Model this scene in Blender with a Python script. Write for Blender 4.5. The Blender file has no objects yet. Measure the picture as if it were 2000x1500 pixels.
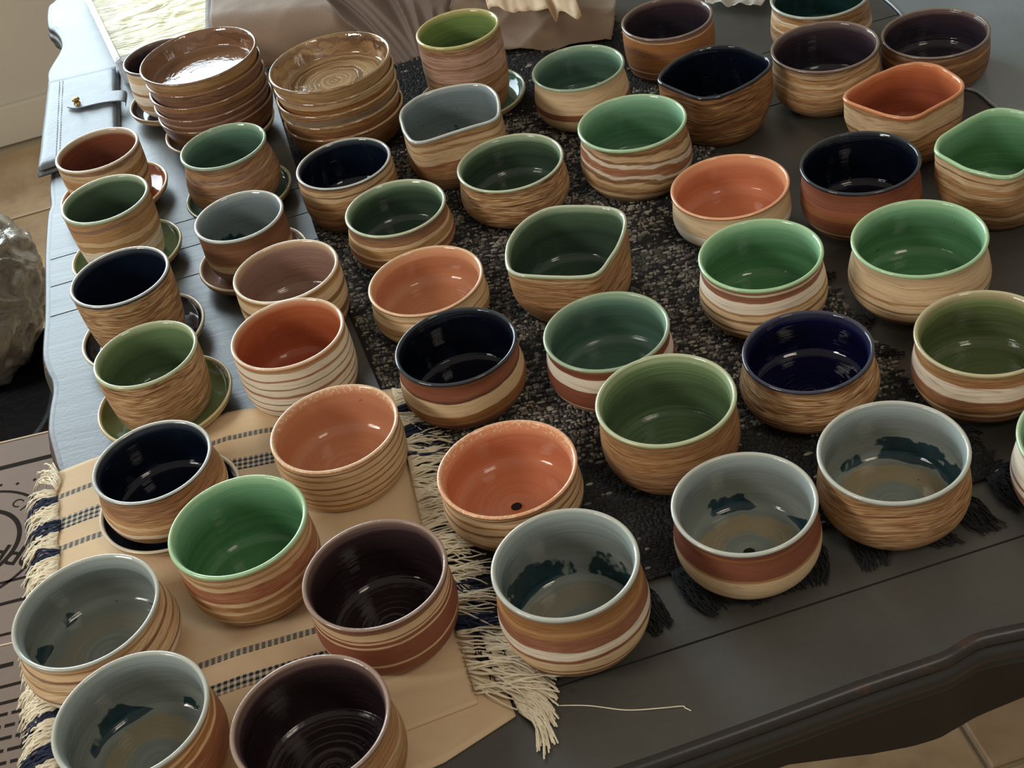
import bpy, bmesh, math, random
from mathutils import Vector, Matrix, noise
random.seed(7)
S = bpy.context.scene
T = 0.75                      # height of the table top above the floor
PI = math.pi
C6, S6 = math.cos(math.radians(6)), math.sin(math.radians(6))

def uv(u, v, z=0.0):          # room axes, turned 6 degrees against the world's
    return Vector((u*C6 - v*S6, u*S6 + v*C6, z))

def lin(c):
    if isinstance(c, str):
        c = c.lstrip('#'); c = [int(c[i:i+2], 16)/255 for i in (0, 2, 4)]
    return tuple([(x/12.92 if x <= .04045 else ((x+.055)/1.055)**2.4) for x in c]) + (1.0,)

# ------------------------------------------------------------------ camera
F = 2763.7246; PITCH = 0.68322614; ROLL = -0.22980232
fw = Vector((0, math.cos(PITCH), -math.sin(PITCH))); rt = Vector((1, 0, 0)); up = Vector((0, math.sin(PITCH), math.cos(PITCH)))
r2 = math.cos(ROLL)*rt + math.sin(ROLL)*up; u2 = -math.sin(ROLL)*rt + math.cos(ROLL)*up
cam = bpy.data.objects.new('camera', bpy.data.cameras.new('camera'))
S.collection.objects.link(cam)
cam.matrix_world = Matrix(((r2.x, u2.x, -fw.x, 0), (r2.y, u2.y, -fw.y, 0), (r2.z, u2.z, -fw.z, 0.75+T), (0, 0, 0, 1)))
cam.data.sensor_width = 36; cam.data.lens = F/2000*36; cam.data.clip_start = .05
S.camera = cam

# ------------------------------------------------------------------ world, lights, exposure
W = bpy.data.worlds.new('world'); S.world = W; W.use_nodes = True
W.node_tree.nodes['Background'].inputs[0].default_value = (1.0, .90, .78, 1)
W.node_tree.nodes['Background'].inputs[1].default_value = .285
S.view_settings.view_transform = 'Standard'; S.view_settings.look = 'None'
S.view_settings.gamma = 1; S.view_settings.use_curve_mapping = False
S.view_settings.exposure = 0.0

def area(name, loc, target, sx, sy, power, col):
    L = bpy.data.lights.new(name, 'AREA'); L.shape = 'RECTANGLE'; L.size = sx; L.size_y = sy
    L.energy = power; L.color = col
    o = bpy.data.objects.new(name, L); S.collection.objects.link(o)
    o.location = loc
    o.rotation_euler = (Vector(target)-Vector(loc)).to_track_quat('-Z', 'Y').to_euler()
    return o
# daylight entering through the window behind the table, and through a second window behind the photographer's left shoulder
area('window_daylight', uv(-1.00, 3.18, T+.93), uv(-1.00, 2.0, T+.93), 1.9, 1.55, 92, (.74, .90, 1.0))
area('side_window_daylight', (-2.4, .05, T+1.45), (0, .95, T), 1.0, .42, 36, (1.0, .95, .88))
area('ceiling_lamp', (.75, -.25, T+1.55), (.3, .9, T), .5, .5, 7, (1.0, .88, .72))

# ------------------------------------------------------------------ helpers
def link(o, parent=None):
    S.collection.objects.link(o)
    if parent: o.parent = parent
    return o
def obj(name, verts, faces, mat, parent=None, smooth=True, loc=None):
    me = bpy.data.meshes.new(name); me.from_pydata([tuple(v) for v in verts], [], faces)
    if mat: me.materials.append(mat)
    if smooth: me.shade_smooth()
    me.update()
    o = bpy.data.objects.new(name, me)
    if loc is not None: o.location = loc
    return link(o, parent)
def bobj(name, bm, mat, parent=None, smooth=False, loc=None):
    me = bpy.data.meshes.new(name); bmesh.ops.recalc_face_normals(bm, faces=bm.faces); bm.to_mesh(me); bm.free()
    if mat: me.materials.append(mat)
    if smooth: me.shade_smooth()
    o = bpy.data.objects.new(name, me)
    if loc is not None: o.location = loc
    return link(o, parent)
def tag(o, label=None, cat=None, group=None, kind=None):
    if label: o['label'] = label
    if cat: o['category'] = cat
    if group: o['group'] = group
    if kind: o['kind'] = kind
    return o
def thing(name, label, cat, loc=(0, 0, 0), group=None):
    o = bpy.data.objects.new(name, None); o.location = loc; o.empty_display_size = .02
    link(o); return tag(o, label, cat, group)
def interp(pts, x):
    if x <= pts[0][0]: return pts[0][1]
    for (a, b), (c, d) in zip(pts, pts[1:]):
        if x <= c: return b+(d-b)*(x-a)/(c-a)
    return pts[-1][1]
def spline(pts, n):                     # Catmull-Rom through 2-D / 3-D points
    P = [Vector(p) for p in pts]; out = []
    for i in range(len(P)-1):
        a = P[max(i-1, 0)]; b = P[i]; c = P[i+1]; d = P[min(i+2, len(P)-1)]
        for k in range(n):
            t = k/n
            out.append(.5*((2*b)+(c-a)*t+(2*a-5*b+4*c-d)*t*t+(3*b-a-3*c+d)*t**3))
    out.append(P[-1]); return out
def tube_into(V, Fc, pts, r, sides=5, taper=1.0):
    pts = [Vector(p) for p in pts]; b0 = len(V); n = len(pts)
    for i, p in enumerate(pts):
        d = (pts[min(i+1, n-1)]-pts[max(i-1, 0)]).normalized()
        a = d.cross(Vector((0, 0, 1)))
        if a.length < 1e-3: a = Vector((1, 0, 0))
        a.normalize(); b = d.cross(a)
        rr = r*(1+(taper-1)*i/(n-1))
        for k in range(sides):
            t = 2*PI*k/sides; V.append(p+a*math.cos(t)*rr+b*math.sin(t)*rr)
    for i in range(n-1):
        for k in range(sides):
            k2 = (k+1) % sides
            Fc.append((b0+i*sides+k, b0+i*sides+k2, b0+(i+1)*sides+k2, b0+(i+1)*sides+k))
    Fc.append(tuple(b0+k for k in range(sides))[::-1]); Fc.append(tuple(b0+(n-1)*sides+k for k in range(sides)))

class NT:
    def __init__(self, name):
        self.m = bpy.data.materials.new(name); self.m.use_nodes = True
        self.t = self.m.node_tree; self.b = self.t.nodes['Principled BSDF']
    def n(self, typ, **kw):
        x = self.t.nodes.new(typ)
        for k, v in kw.items():
            if k.startswith('i_'):
                key = k[2:]; key = int(key) if key.isdigit() else key.replace('_', ' ')
                x.inputs[key].default_value = v
            else: setattr(x, k, v)
        return x
    def l(self, a, b): self.t.links.new(a, b)
    def math(self, op, a, b=None, clamp=False):
        x = self.t.nodes.new('ShaderNodeMath'); x.operation = op; x.use_clamp = clamp
        for i, v in enumerate((a, b)):
            if v is None: continue
            if isinstance(v, (int, float)): x.inputs[i].default_value = v
            else: self.l(v, x.inputs[i])
        return x.outputs[0]
    def ramp(self, fac, stops, interp='LINEAR'):
        x = self.t.nodes.new('ShaderNodeValToRGB'); cr = x.color_ramp; cr.interpolation = interp
        while len(cr.elements) > 1: cr.elements.remove(cr.elements[-1])
        stops = sorted(stops, key=lambda s: s[0])
        cr.elements[0].position = max(0, min(1, stops[0][0])); cr.elements[0].color = lin(stops[0][1])
        for p, c in stops[1:]:
            e = cr.elements.new(max(0, min(1, p))); e.color = lin(c)
        self.l(fac, x.inputs[0]); return x.outputs[0]
    def mix(self, f, a, b, mode='MIX'):
        x = self.t.nodes.new('ShaderNodeMix'); x.data_type = 'RGBA'; x.blend_type = mode
        for s, v in ((0, f), (6, a), (7, b)):
            if isinstance(v, (int, float)): x.inputs[s].default_value = v
            elif isinstance(v, (tuple, list, str)): x.inputs[s].default_value = lin(v) if isinstance(v, str) else v
            else: self.l(v, x.inputs[s])
        return x.outputs[2]
    def noise(self, vec, scale, detail=2, rough=.5, dist=0):
        x = self.n('ShaderNodeTexNoise'); x.inputs['Scale'].default_value = scale; x.inputs['Detail'].default_value = detail
        x.inputs['Roughness'].default_value = rough; x.inputs['Distortion'].default_value = dist
        if vec is not None: self.l(vec, x.inputs['Vector'])
        return x.outputs[0]
    def coord(self): return self.n('ShaderNodeTexCoord').outputs['Object']
    def sep(self, v):
        x = self.n('ShaderNodeSeparateXYZ'); self.l(v, x.inputs[0]); return x.outputs
    def comb(self, a, b, c):
        x = self.n('ShaderNodeCombineXYZ')
        for i, v in enumerate((a, b, c)):
            if isinstance(v, (int, float)): x.inputs[i].default_value = v
            else: self.l(v, x.inputs[i])
        return x.outputs[0]
    def bump(self, h, strength=.3, dist=.001, normal=None):
        x = self.n('ShaderNodeBump'); x.inputs['Strength'].default_value = strength; x.inputs['Distance'].default_value = dist
        self.l(h, x.inputs['Height'])
        if normal is not None: self.l(normal, x.inputs['Normal'])
        return x.outputs[0]
    def set(self, **kw):
        for k, v in kw.items():
            s = self.b.inputs[k.replace('_', ' ')]
            if isinstance(v, (int, float, tuple, list)): s.default_value = v
            elif isinstance(v, str): s.default_value = lin(v)
            else: self.l(v, s)
        return self.m

# ------------------------------------------------------------------ room
def plain(name, col, rough=.5, nscale=8, amp=.12, bump=0.0, bscale=200, **kw):
    a = NT(name); c = a.coord(); f = a.noise(c, nscale, 4, .6)
    l_ = lin(col)[:3]
    lo = tuple(x*(1-amp) for x in l_)+(1,); hi = tuple(min(1, x*(1+amp)) for x in l_)+(1,)
    a.set(Base_Color=a.mix(f, lo, hi), Roughness=rough, **kw)
    if bump: a.set(Normal=a.bump(a.noise(c, bscale, 3), bump, .001))
    return a.m

m_wall = plain('wall_paint', '#d3cebf', .85, 3, .05, .25, 60)
m_white = plain('trim_paint', '#dcd6c4', .6, 3, .03)
m_ceil = plain('ceiling_paint', '#e6e2d8', .9, 3, .03)

def quadbox(name, u0, u1, v0, v1, z0, z1, mat, parent=None, bev=0.0):
    bm = bmesh.new(); vs = [bm.verts.new(uv(u, v, z)) for z in (z0, z1) for u, v in ((u0, v0), (u1, v0), (u1, v1), (u0, v1))]
    for f in ((0, 3, 2, 1), (4, 5, 6, 7), (0, 1, 5, 4), (1, 2, 6, 5), (2, 3, 7, 6), (3, 0, 4, 7)): bm.faces.new([vs[i] for i in f])
    if bev: bmesh.ops.bevel(bm, geom=bm.edges[:], offset=bev, segments=2, affect='EDGES')
    return bobj(name, bm, mat, parent)

WV = 3.27
WU0, WU1, WZ0, WZ1 = -2.0, .02, T+.12, T+1.74
# back wall around its window
bm = bmesh.new()
def wquad(u0, u1, z0, z1):
    bm.faces.new([bm.verts.new(uv(u, WV, z)) for u, z in ((u0, z0), (u1, z0), (u1, z1), (u0, z1))])
for a in ((-3.2, WU0, 0, 2.5), (WU1, 3.6, 0, 2.5), (WU0, WU1, 0, WZ0), (WU0, WU1, WZ1, 2.5)): wquad(*a)
r_ = bmesh.ops.extrude_face_region(bm, geom=bm.faces[:])
bmesh.ops.translate(bm, vec=uv(0, .12), verts=[v for v in r_['geom'] if isinstance(v, bmesh.types.BMVert)])
tag(bobj('wall_back', bm, m_wall), kind='structure')
tag(quadbox('baseboard_back', -3.2, 3.6, WV-.016, WV, 0, .095, m_white, bev=.003), kind='structure')
win = thing('window_1', None, None); win['kind'] = 'structure'
quadbox('window_frame', WU0, WU1, WV-.02, WV+.1, WZ0, WZ0+.05, m_white, win)
quadbox('window_frame', WU0, WU1, WV-.02, WV+.1, WZ1-.05, WZ1, m_white, win)
quadbox('window_frame', WU0, WU0+.05, WV-.02, WV+.1, WZ0+.05, WZ1-.05, m_white, win)
quadbox('window_frame', WU1-.05, WU1, WV-.02, WV+.1, WZ0+.05, WZ1-.05, m_white, win)
quadbox('window_sill', WU0-.05, WU1+.05, WV-.07, WV, WZ0-.03, WZ0, m_white, win)

# floor: tiles with recessed grout
def tile_mat(name, base, dark):
    a = NT(name); c = a.coord(); f = a.noise(c, 5, 5, .65, .4); g = a.noise(c, 30, 4)
    info = a.n('ShaderNodeObjectInfo').outputs['Random']
    col = a.ramp(f, [(.3, dark), (.5, base), (.72, '#cbb28a')])
    col = a.mix(a.math('MULTIPLY', info, .55), col, dark)
    a.set(Base_Color=col, Roughness=.42, Normal=a.bump(g, .25, .002)); return a.m
m_tile = tile_mat('floor_tile_glaze', '#b39673', '#86694c')
m_grout = plain('grout', '#a89a80', .9, 40, .15, .3, 300)
floor = tag(quadbox('floor', -3.2, 3.6, -2.2, WV, -.05, -.006, m_grout), kind='structure')
s = .3345; g = .004
bm = bmesh.new()
vs = []
w_ = s/2-g
for z, k in ((-.006, w_), (-.0015, w_), (0, w_-.003)):
    vs.append([bm.verts.new(Vector((x*k, y*k, z))) for x, y in ((-1, -1), (1, -1), (1, 1), (-1, 1))])
for a_, b_ in ((0, 1), (1, 2)):
    for i in range(4): bm.faces.new((vs[a_][i], vs[a_][(i+1) % 4], vs[b_][(i+1) % 4], vs[b_][i]))
bm.faces.new(vs[2]); tile_me = bpy.data.meshes.new('tile'); bm.to_mesh(tile_me); bm.free(); tile_me.materials.append(m_tile)
for i in range(-8, 8):
    for j in range(-3, 8):
        cu, cv = .542+(i+.5)*s, .882+(j+.5)*s
        if cv > WV-.1: continue
        if not ((cu < -.2) or (cv < 1.6)): continue
        o = bpy.data.objects.new('tile', tile_me); o.location = uv(cu, cv, 0)
        o.rotation_euler = (0, 0, math.radians(6)+random.choice((0, PI/2, PI))); link(o, floor)

# ------------------------------------------------------------------ dining table
def wood_black():
    a = NT('black_painted_wood'); c = a.coord(); x, y, z = a.sep(c)
    r = a.comb(a.math('MULTIPLY', x, 4.0), a.math('MULTIPLY', y, 60.0), a.math('MULTIPLY', z, 30.0))
    grain = a.noise(r, 3, 4, .6, .3); blot = a.noise(c, 9, 4, .6); fine = a.noise(c, 260, 3, .6)
    col = a.ramp(blot, [(.35, '#3c3c37'), (.7, '#484842')])
    # paint rubbed through to brown wood here and there
    wear = a.ramp(a.noise(c, 34, 6, .7), [(.73, '#000000'), (.77, '#ffffff')])
    col = a.mix(a.math('MULTIPLY', wear, .35), col, '#4a3324')
    h = a.math('ADD', a.math('MULTIPLY', grain, .6), a.math('MULTIPLY', fine, .5))
    a.set(Base_Color=col, Roughness=a.math('ADD', a.math('MULTIPLY', grain, .12), .36), Normal=a.bump(h, .35, .0008))
    a.b.inputs['Specular IOR Level'].default_value = .8
    return a.m
def wood_edge():
    a = NT('worn_black_edge'); c = a.coord()
    x, y, z = a.sep(c)
    wear = a.ramp(a.noise(c, 13, 6, .75), [(.52, '#000000'), (.62, '#ffffff')])
    hi = a.math('GREATER_THAN', z, T-.0085)
    col = a.mix(a.math('MULTIPLY', a.math('MULTIPLY', wear, hi), .8), '#2b2a26', '#56392d')
    chip = a.ramp(a.noise(c, 70, 3, .6), [(.74, '#000000'), (.76, '#ffffff')])
    col = a.mix(a.math('MULTIPLY', chip, hi), col, '#b98b68')
    a.set(Base_Color=col, Roughness=.38, Normal=a.bump(a.noise(c, 120, 3), .2, .001)); return a.m
m_top = wood_black(); m_edge = wood_edge()
left = [(-.30, 2.055), (-.42, 2.06), (-.49, 2.035), (-.514, 2.001), (-.519, 1.982), (-.512, 1.923), (-.500, 1.9), (-.490, 1.874), (-.484, 1.845), (-.485, 1.82),
        (-.490, 1.794), (-.494, 1.765), (-.489, 1.73), (-.483, 1.70), (-.470, 1.60), (-.460, 1.495), (-.456, 1.45), (-.451, 1.414), (-.452, 1.398), (-.451, 1.376),
        (-.448, 1.339), (-.445, 1.305), (-.438, 1.244), (-.432, 1.188), (-.427, 1.127), (-.419, 1.096), (-.413, 1.08), (-.410, 1.062), (-.410, 1.036),
        (-.408, 1.006), (-.403, .985), (-.395, .955), (-.388, .925), (-.382, .85), (-.378, .76), (-.376, .66), (-.368, .58), (-.34, .53), (-.28, .512), (-.15, .512),
        (0, .524), (.075, .533), (.132, .541), (.173, .547), (.213, .5515), (.231, .554), (.244, .5585), (.257, .562), (.284, .5615), (.33, .560), (.42, .560),
        (.50, .571), (.60, .580), (.70, .588), (.85, .60), (.98, .615), (1.03, .66), (1.04, .80), (1.0, 1.1), (.97, 1.4), (.93, 1.8), (.90, 2.1), (.80, 2.18), (.3, 2.12)]
ring = spline([Vector((x, y, 0)) for x, y in left+[left[0]]], 5)[:-1]
N = len(ring)
def offset_ring(d):
    out = []
    for i in range(N):
        t = (ring[(i+1) % N]-ring[i-1]).normalized(); nrm = Vector((-t.y, t.x, 0))  # the list runs counter-clockwise seen from above
        out.append(ring[i]-nrm*d)
    return out
area_ = sum(ring[i].x*ring[(i+1) % N].y-ring[(i+1) % N].x*ring[i].y for i in range(N))/2
sg = 1 if area_ > 0 else -1
table = thing('dining_table', 'black painted dining table with a scalloped moulded edge under all the pots', 'table', (0, 0, 0))
prof = [(-.004, -.0002), (0, 0), (.0022, -.0018), (.0034, -.005), (.0036, -.0078), (.0016, -.0086), (.0018, -.0098), (.0050, -.0115), (.0062, -.015), (.0064, -.0195), (.0048, -.0225),
        (.0018, -.0235), (.0022, -.0262), (.0040, -.0285), (.0030, -.031), (-.004, -.032)]
V = []; Fc = []
for d, z in prof:
    for p in offset_ring(d*sg): V.append((p.x, p.y, T+z))
for j in range(len(prof)-1):
    for i in range(N):
        i2 = (i+1) % N; q = (j*N+i, (j+1)*N+i, (j+1)*N+i2, j*N+i2); Fc.append(q if sg < 0 else q[::-1])
obj('edge_moulding', V, Fc, m_edge, table)
# apron with a scalloped lower edge
V = []; Fc = []
inn = offset_ring(-.006*sg); inn2 = offset_ring(-.024*sg)
for i in range(N):
    s_ = i/N
    drop = .070+.010*math.sin(i*.16)+.006*math.sin(i*.41+1)
    if inn[i].y < .62 and inn[i].x > -.3: drop = interp([(-.3, .075), (-.1, .060), (.12, .064), (.18, .087), (.21, .094), (.25, .097), (.29, .083), (.36, .066), (.6, .07)], inn[i].x)
    V += [(inn[i].x, inn[i].y, T-.030), (inn[i].x, inn[i].y, T-drop), (inn2[i].x, inn2[i].y, T-drop), (inn2[i].x, inn2[i].y, T-.030)]
for i in range(N):
    a_, b_ = i*4, ((i+1) % N)*4
    for k in range(3): Fc.append((a_+k, b_+k, b_+k+1, a_+k+1))
obj('apron', V, Fc, plain('apron_black', '#171715', .55), table)
# planks: the outline cut along the joints
inner = offset_ring(-.004*sg)
cuts = [.40, .599, 1.2255, 1.2805, 1.334, 2.6]
for k in range(len(cuts)-1):
    bm = bmesh.new(); f = bm.faces.new([bm.verts.new((p.x, p.y, T)) for p in inner])
    for v0, sgn in ((cuts[k]+(.0009 if k else 0), -1), (cuts[k+1]-(.0009), 1)):
        bmesh.ops.bisect_plane(bm, geom=bm.verts[:]+bm.edges[:]+bm.faces[:], plane_co=uv(0, v0, T), plane_no=uv(0, sgn), clear_outer=True)
    if not bm.faces: bm.free(); continue
    r_ = bmesh.ops.extrude_face_region(bm, geom=bm.faces[:])
    bmesh.ops.translate(bm, vec=(0, 0, -.02), verts=[v for v in r_['geom'] if isinstance(v, bmesh.types.BMVert)])
    bmesh.ops.recalc_face_normals(bm, faces=bm.faces)
    bmesh.ops.triangulate(bm, faces=[f for f in bm.faces if len(f.verts) > 4])
    bobj('plank', bm, m_top, table)
m_black = plain('joint_shadow_paint', '#0c0c0b', .7)  # near-black sheet inside the plank thickness: painted shade for the open joints
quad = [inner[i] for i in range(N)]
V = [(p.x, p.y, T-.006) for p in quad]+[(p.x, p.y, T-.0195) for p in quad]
obj('joint_shadow_sheet', V, [tuple(range(N)) if sg > 0 else tuple(range(N))[::-1]], m_black, table, smooth=False)
for (x, y) in ((-.30, .62), (.93, .70), (.84, 2.0), (-.40, 1.93)):
    V = []; Fc = []
    pr = [(T-.03, .036), (T-.10, .038), (T-.14, .028), (T-.22, .034), (T-.40, .026), (T-.60, .020), (T-.68, .022), (T-.72, .032), (0.001, .026)]
    for z, r in pr:
        for k in range(20): V.append((x+r*math.cos(k*PI/10)*(1), y+r*math.sin(k*PI/10), z))
    for j in range(len(pr)-1):
        for k in range(20): Fc.append((j*20+k, (j+1)*20+k, (j+1)*20+(k+1) % 20, j*20+(k+1) % 20))
    obj('leg', V, Fc, m_edge, table)

# ------------------------------------------------------------------ pottery
PAL = dict(W='#efe6d2', C='#dec39a', c='#c8a676', T='#ae8557', O='#9a693c', B='#765034', b='#8a6045', R='#854d39', r='#9b5b43', D='#553829', M='#7d6156', g='#8d8a7c', K='#3d2a22', P='#c4a08e')
def hexmix(a, b, t):
    A = [int(a[1+i:3+i], 16) for i in (0, 2, 4)]; B = [int(b[1+i:3+i], 16) for i in (0, 2, 4)]
    return '#%02x%02x%02x' % tuple(int(x+(y-x)*t) for x, y in zip(A, B))
def clay_mat(seed, h, bands, streak='TBCDOT', fine=.5, warp=.05, tilt=(0, 0), rough=.5, fscale=1.0, ridge=.25, zoff=0.0):
    """marbled clay. bands: string like 'B30 C50 D100' - colour letter and the height (percent, from the foot) at which the band ends"""
    a = NT('marbled_clay'); c = a.coord(); x, y, z = a.sep(c)
    off = a.n('ShaderNodeVectorMath', operation='ADD'); a.l(c, off.inputs[0]); off.inputs[1].default_value = (seed*3.7, seed*1.3, seed*2.1)
    cx, cy, cz = a.sep(off.outputs[0])
    low = a.noise(a.comb(a.math('MULTIPLY', cx, 9), a.math('MULTIPLY', cy, 9), a.math('MULTIPLY', cz, 16)), 1.0, 1.5, .5)
    mid = a.noise(a.comb(a.math('MULTIPLY', cx, 40), a.math('MULTIPLY', cy, 40), a.math('MULTIPLY', cz, 110)), 1.0, 2, .5)
    t = a.math('DIVIDE', a.math('SUBTRACT', z, zoff), h)
    t = a.math('ADD', t, a.math('MULTIPLY', a.math('SUBTRACT', low, .5), warp*3))
    t = a.math('ADD', t, a.math('MULTIPLY', a.math('SUBTRACT', mid, .5), warp*1.1))
    t = a.math('ADD', t, a.math('ADD', a.math('MULTIPLY', x, tilt[0]/.1), a.math('MULTIPLY', y, tilt[1]/.1)))
    # fine streaks drawn round the pot by the wheel
    zz = a.math('MULTIPLY', a.math('ADD', cz, a.math('MULTIPLY', a.math('SUBTRACT', low, .5), .03)), 420*fscale)
    st = a.noise(a.comb(a.math('MULTIPLY', cx, 11), a.math('MULTIPLY', cy, 11), zz), 1.0, 3.0, .58, .15)
    ln = a.noise(a.comb(a.math('MULTIPLY', cy, 9), a.math('MULTIPLY', cx, 9), a.math('MULTIPLY', zz, .62)), 1.0, 2.0, .5, .1)
    if len(set(streak)) >= 3 and fine >= .2: streak = {'B': 'DBTCTOBcCTBOCT', 'O': 'BOTcOBTOCcBOTO', 'D': 'KDBbOTBDOcTBO', 'M': 'DMTPMbTCMBPT', 'T': 'BTWCTBCWTbCT'}.get(streak[0], 'DBTCTOBcCTBOCT')
    n_ = len(streak)
    stops = [(.33+.34*i/(n_-1), PAL[ch]) for i, ch in enumerate(streak)]
    scol = a.ramp(st, stops)
    if bands:
        stp = []; prev = 0.0
        for b in bands.split():
            ch, e = b[0], int(b[1:])/100
            stp.append((prev+.006, PAL[ch])); stp.append((max(prev+.008, e-.006), PAL[ch])); prev = e
        mcol = a.ramp(t, stp[:31])
        col = a.mix(fine, mcol, scol)
    else: col = scol
    lines = a.ramp(ln, [(.455, '#000000'), (.478, '#ffffff'), (.486, '#ffffff'), (.51, '#000000')])
    col = a.mix(a.math('MULTIPLY', lines, min(.75, .22+fine*.6)), col, '#5b3a26')
    dirt = a.noise(c, 160, 3, .6)
    col = a.mix(a.math('MULTIPLY', dirt, .12), col, '#6b4a30')
    hgt = a.math('ADD', a.math('ADD', a.math('MULTIPLY', st, .6), a.math('MULTIPLY', ln, .7)), a.math('MULTIPLY', a.noise(c, 400, 2), .12))
    a.set(Base_Color=col, Roughness=rough, Normal=a.bump(hgt, ridge, .0016))
    a.b.inputs['Specular IOR Level'].default_value = .4
    return a.m

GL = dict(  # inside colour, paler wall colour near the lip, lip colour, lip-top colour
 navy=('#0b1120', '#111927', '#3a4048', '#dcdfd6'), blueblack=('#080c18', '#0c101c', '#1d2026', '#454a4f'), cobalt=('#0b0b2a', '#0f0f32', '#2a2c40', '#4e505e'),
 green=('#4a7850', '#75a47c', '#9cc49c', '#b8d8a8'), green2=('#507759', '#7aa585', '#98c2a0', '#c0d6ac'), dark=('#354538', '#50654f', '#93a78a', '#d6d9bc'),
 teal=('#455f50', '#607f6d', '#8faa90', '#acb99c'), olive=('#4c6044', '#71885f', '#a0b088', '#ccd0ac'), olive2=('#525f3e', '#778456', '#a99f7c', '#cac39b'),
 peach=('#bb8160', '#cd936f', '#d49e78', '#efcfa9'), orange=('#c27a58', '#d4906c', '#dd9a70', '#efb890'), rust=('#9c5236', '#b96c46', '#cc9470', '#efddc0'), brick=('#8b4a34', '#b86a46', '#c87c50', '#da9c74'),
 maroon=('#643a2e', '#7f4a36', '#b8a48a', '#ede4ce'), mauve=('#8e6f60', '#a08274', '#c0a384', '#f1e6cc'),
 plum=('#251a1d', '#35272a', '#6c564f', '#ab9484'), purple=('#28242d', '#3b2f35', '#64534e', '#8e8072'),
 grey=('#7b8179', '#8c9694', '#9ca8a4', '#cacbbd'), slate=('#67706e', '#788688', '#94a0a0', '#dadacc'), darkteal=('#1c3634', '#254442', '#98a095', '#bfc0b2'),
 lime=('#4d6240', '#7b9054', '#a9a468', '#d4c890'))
def glaze_mat(seed, h, r, kind, blot=0, beige=0, spots=0, speck=0, rings=.35, rough=.09):
    inner_, wall_, lip_, top_ = GL[kind]
    a = NT('glaze_'+kind); c = a.coord(); x, y, z = a.sep(c)
    off = a.n('ShaderNodeVectorMath', operation='ADD'); a.l(c, off.inputs[0]); off.inputs[1].default_value = (seed*2.9, seed*1.7, seed*3.3)
    o = off.outputs[0]
    rad = a.math('SQRT', a.math('ADD', a.math('MULTIPLY', x, x), a.math('MULTIPLY', y, y)))
    s_ = a.math('ADD', z, rad)
    low = a.noise(o, 26, 4, .6)
    ringn = a.noise(a.comb(a.math('MULTIPLY', a.sep(o)[0], 6), a.math('MULTIPLY', a.sep(o)[1], 6), a.math('MULTIPLY', s_, 230)), 1.0, 2.5, .55)
    t = a.math('ADD', a.math('DIVIDE', z, h), a.math('MULTIPLY', a.math('SUBTRACT', low, .5), .16))
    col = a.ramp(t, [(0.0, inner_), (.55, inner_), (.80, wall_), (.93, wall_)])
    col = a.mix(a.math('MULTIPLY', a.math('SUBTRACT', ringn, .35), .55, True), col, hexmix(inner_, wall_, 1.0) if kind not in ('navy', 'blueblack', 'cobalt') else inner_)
    if beige:
        bn = a.math('ADD', a.math('DIVIDE', rad, r), a.math('MULTIPLY', a.math('SUBTRACT', a.noise(o, 30, 4, .6), .5), .5))
        zlow = a.math('LESS_THAN', z, h*.34)
        m_ = a.ramp(bn, [(.34, '#000000'), (.44, '#ffffff'), (.70, '#ffffff'), (.76, '#000000')])
        col = a.mix(a.math('MULTIPLY', a.math('MULTIPLY', m_, zlow), beige), col, '#9c8a68')
    if blot:
        nb = a.noise(o, 24, 3.5, .55, .5)
        zn = a.ramp(a.math('DIVIDE', z, h), [(.10, '#888888'), (.16, '#ffffff'), (.46, '#e0e0e0'), (.66, '#000000')])
        mm = a.math('MULTIPLY', nb, zn)
        th = .56-blot*.1
        m_ = a.ramp(mm, [(th, '#000000'), (th+.018, '#ffffff')])
        dark = a.mix(a.noise(o, 120, 3), '#12262a', '#26434a')
        col = a.mix(m_, col, dark)
    if spots:
        sp = a.ramp(a.noise(o, 150, 2, .5), [(.76-spots*.02, '#000000'), (.79-spots*.02, '#ffffff')])
        col = a.mix(a.math('MULTIPLY', sp, .7), col, '#1e241e' if kind not in ('peach', 'orange', 'rust') else '#6a3420')
    lipn = a.math('ADD', z, a.math('MULTIPLY', a.math('SUBTRACT', low, .5), .003))
    lm = a.ramp(a.math('DIVIDE', lipn, h), [(1-.0070/h, '#000000'), (1-.0035/h, '#ffffff')])
    col = a.mix(lm, col, lip_)
    tm = a.ramp(a.math('DIVIDE', z, h), [(1-.0016/h, '#000000'), (1-.0004/h, '#ffffff')])
    col = a.mix(a.math('MULTIPLY', tm, .8), col, top_)
    if speck:
        sp = a.ramp(a.noise(o, 420, 2, .6), [(.54, '#000000'), (.6, '#ffffff')])
        col = a.mix(a.math('MULTIPLY', a.math('MULTIPLY', sp, lm), .75), col, '#f3dcbc')
    hh = a.math('ADD', a.math('MULTIPLY', ringn, 1.0), a.math('MULTIPLY', low, 1.2))
    a.set(Base_Color=col, Roughness=rough, Normal=a.bump(hh, rings, .0016))
    return a.m

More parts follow.
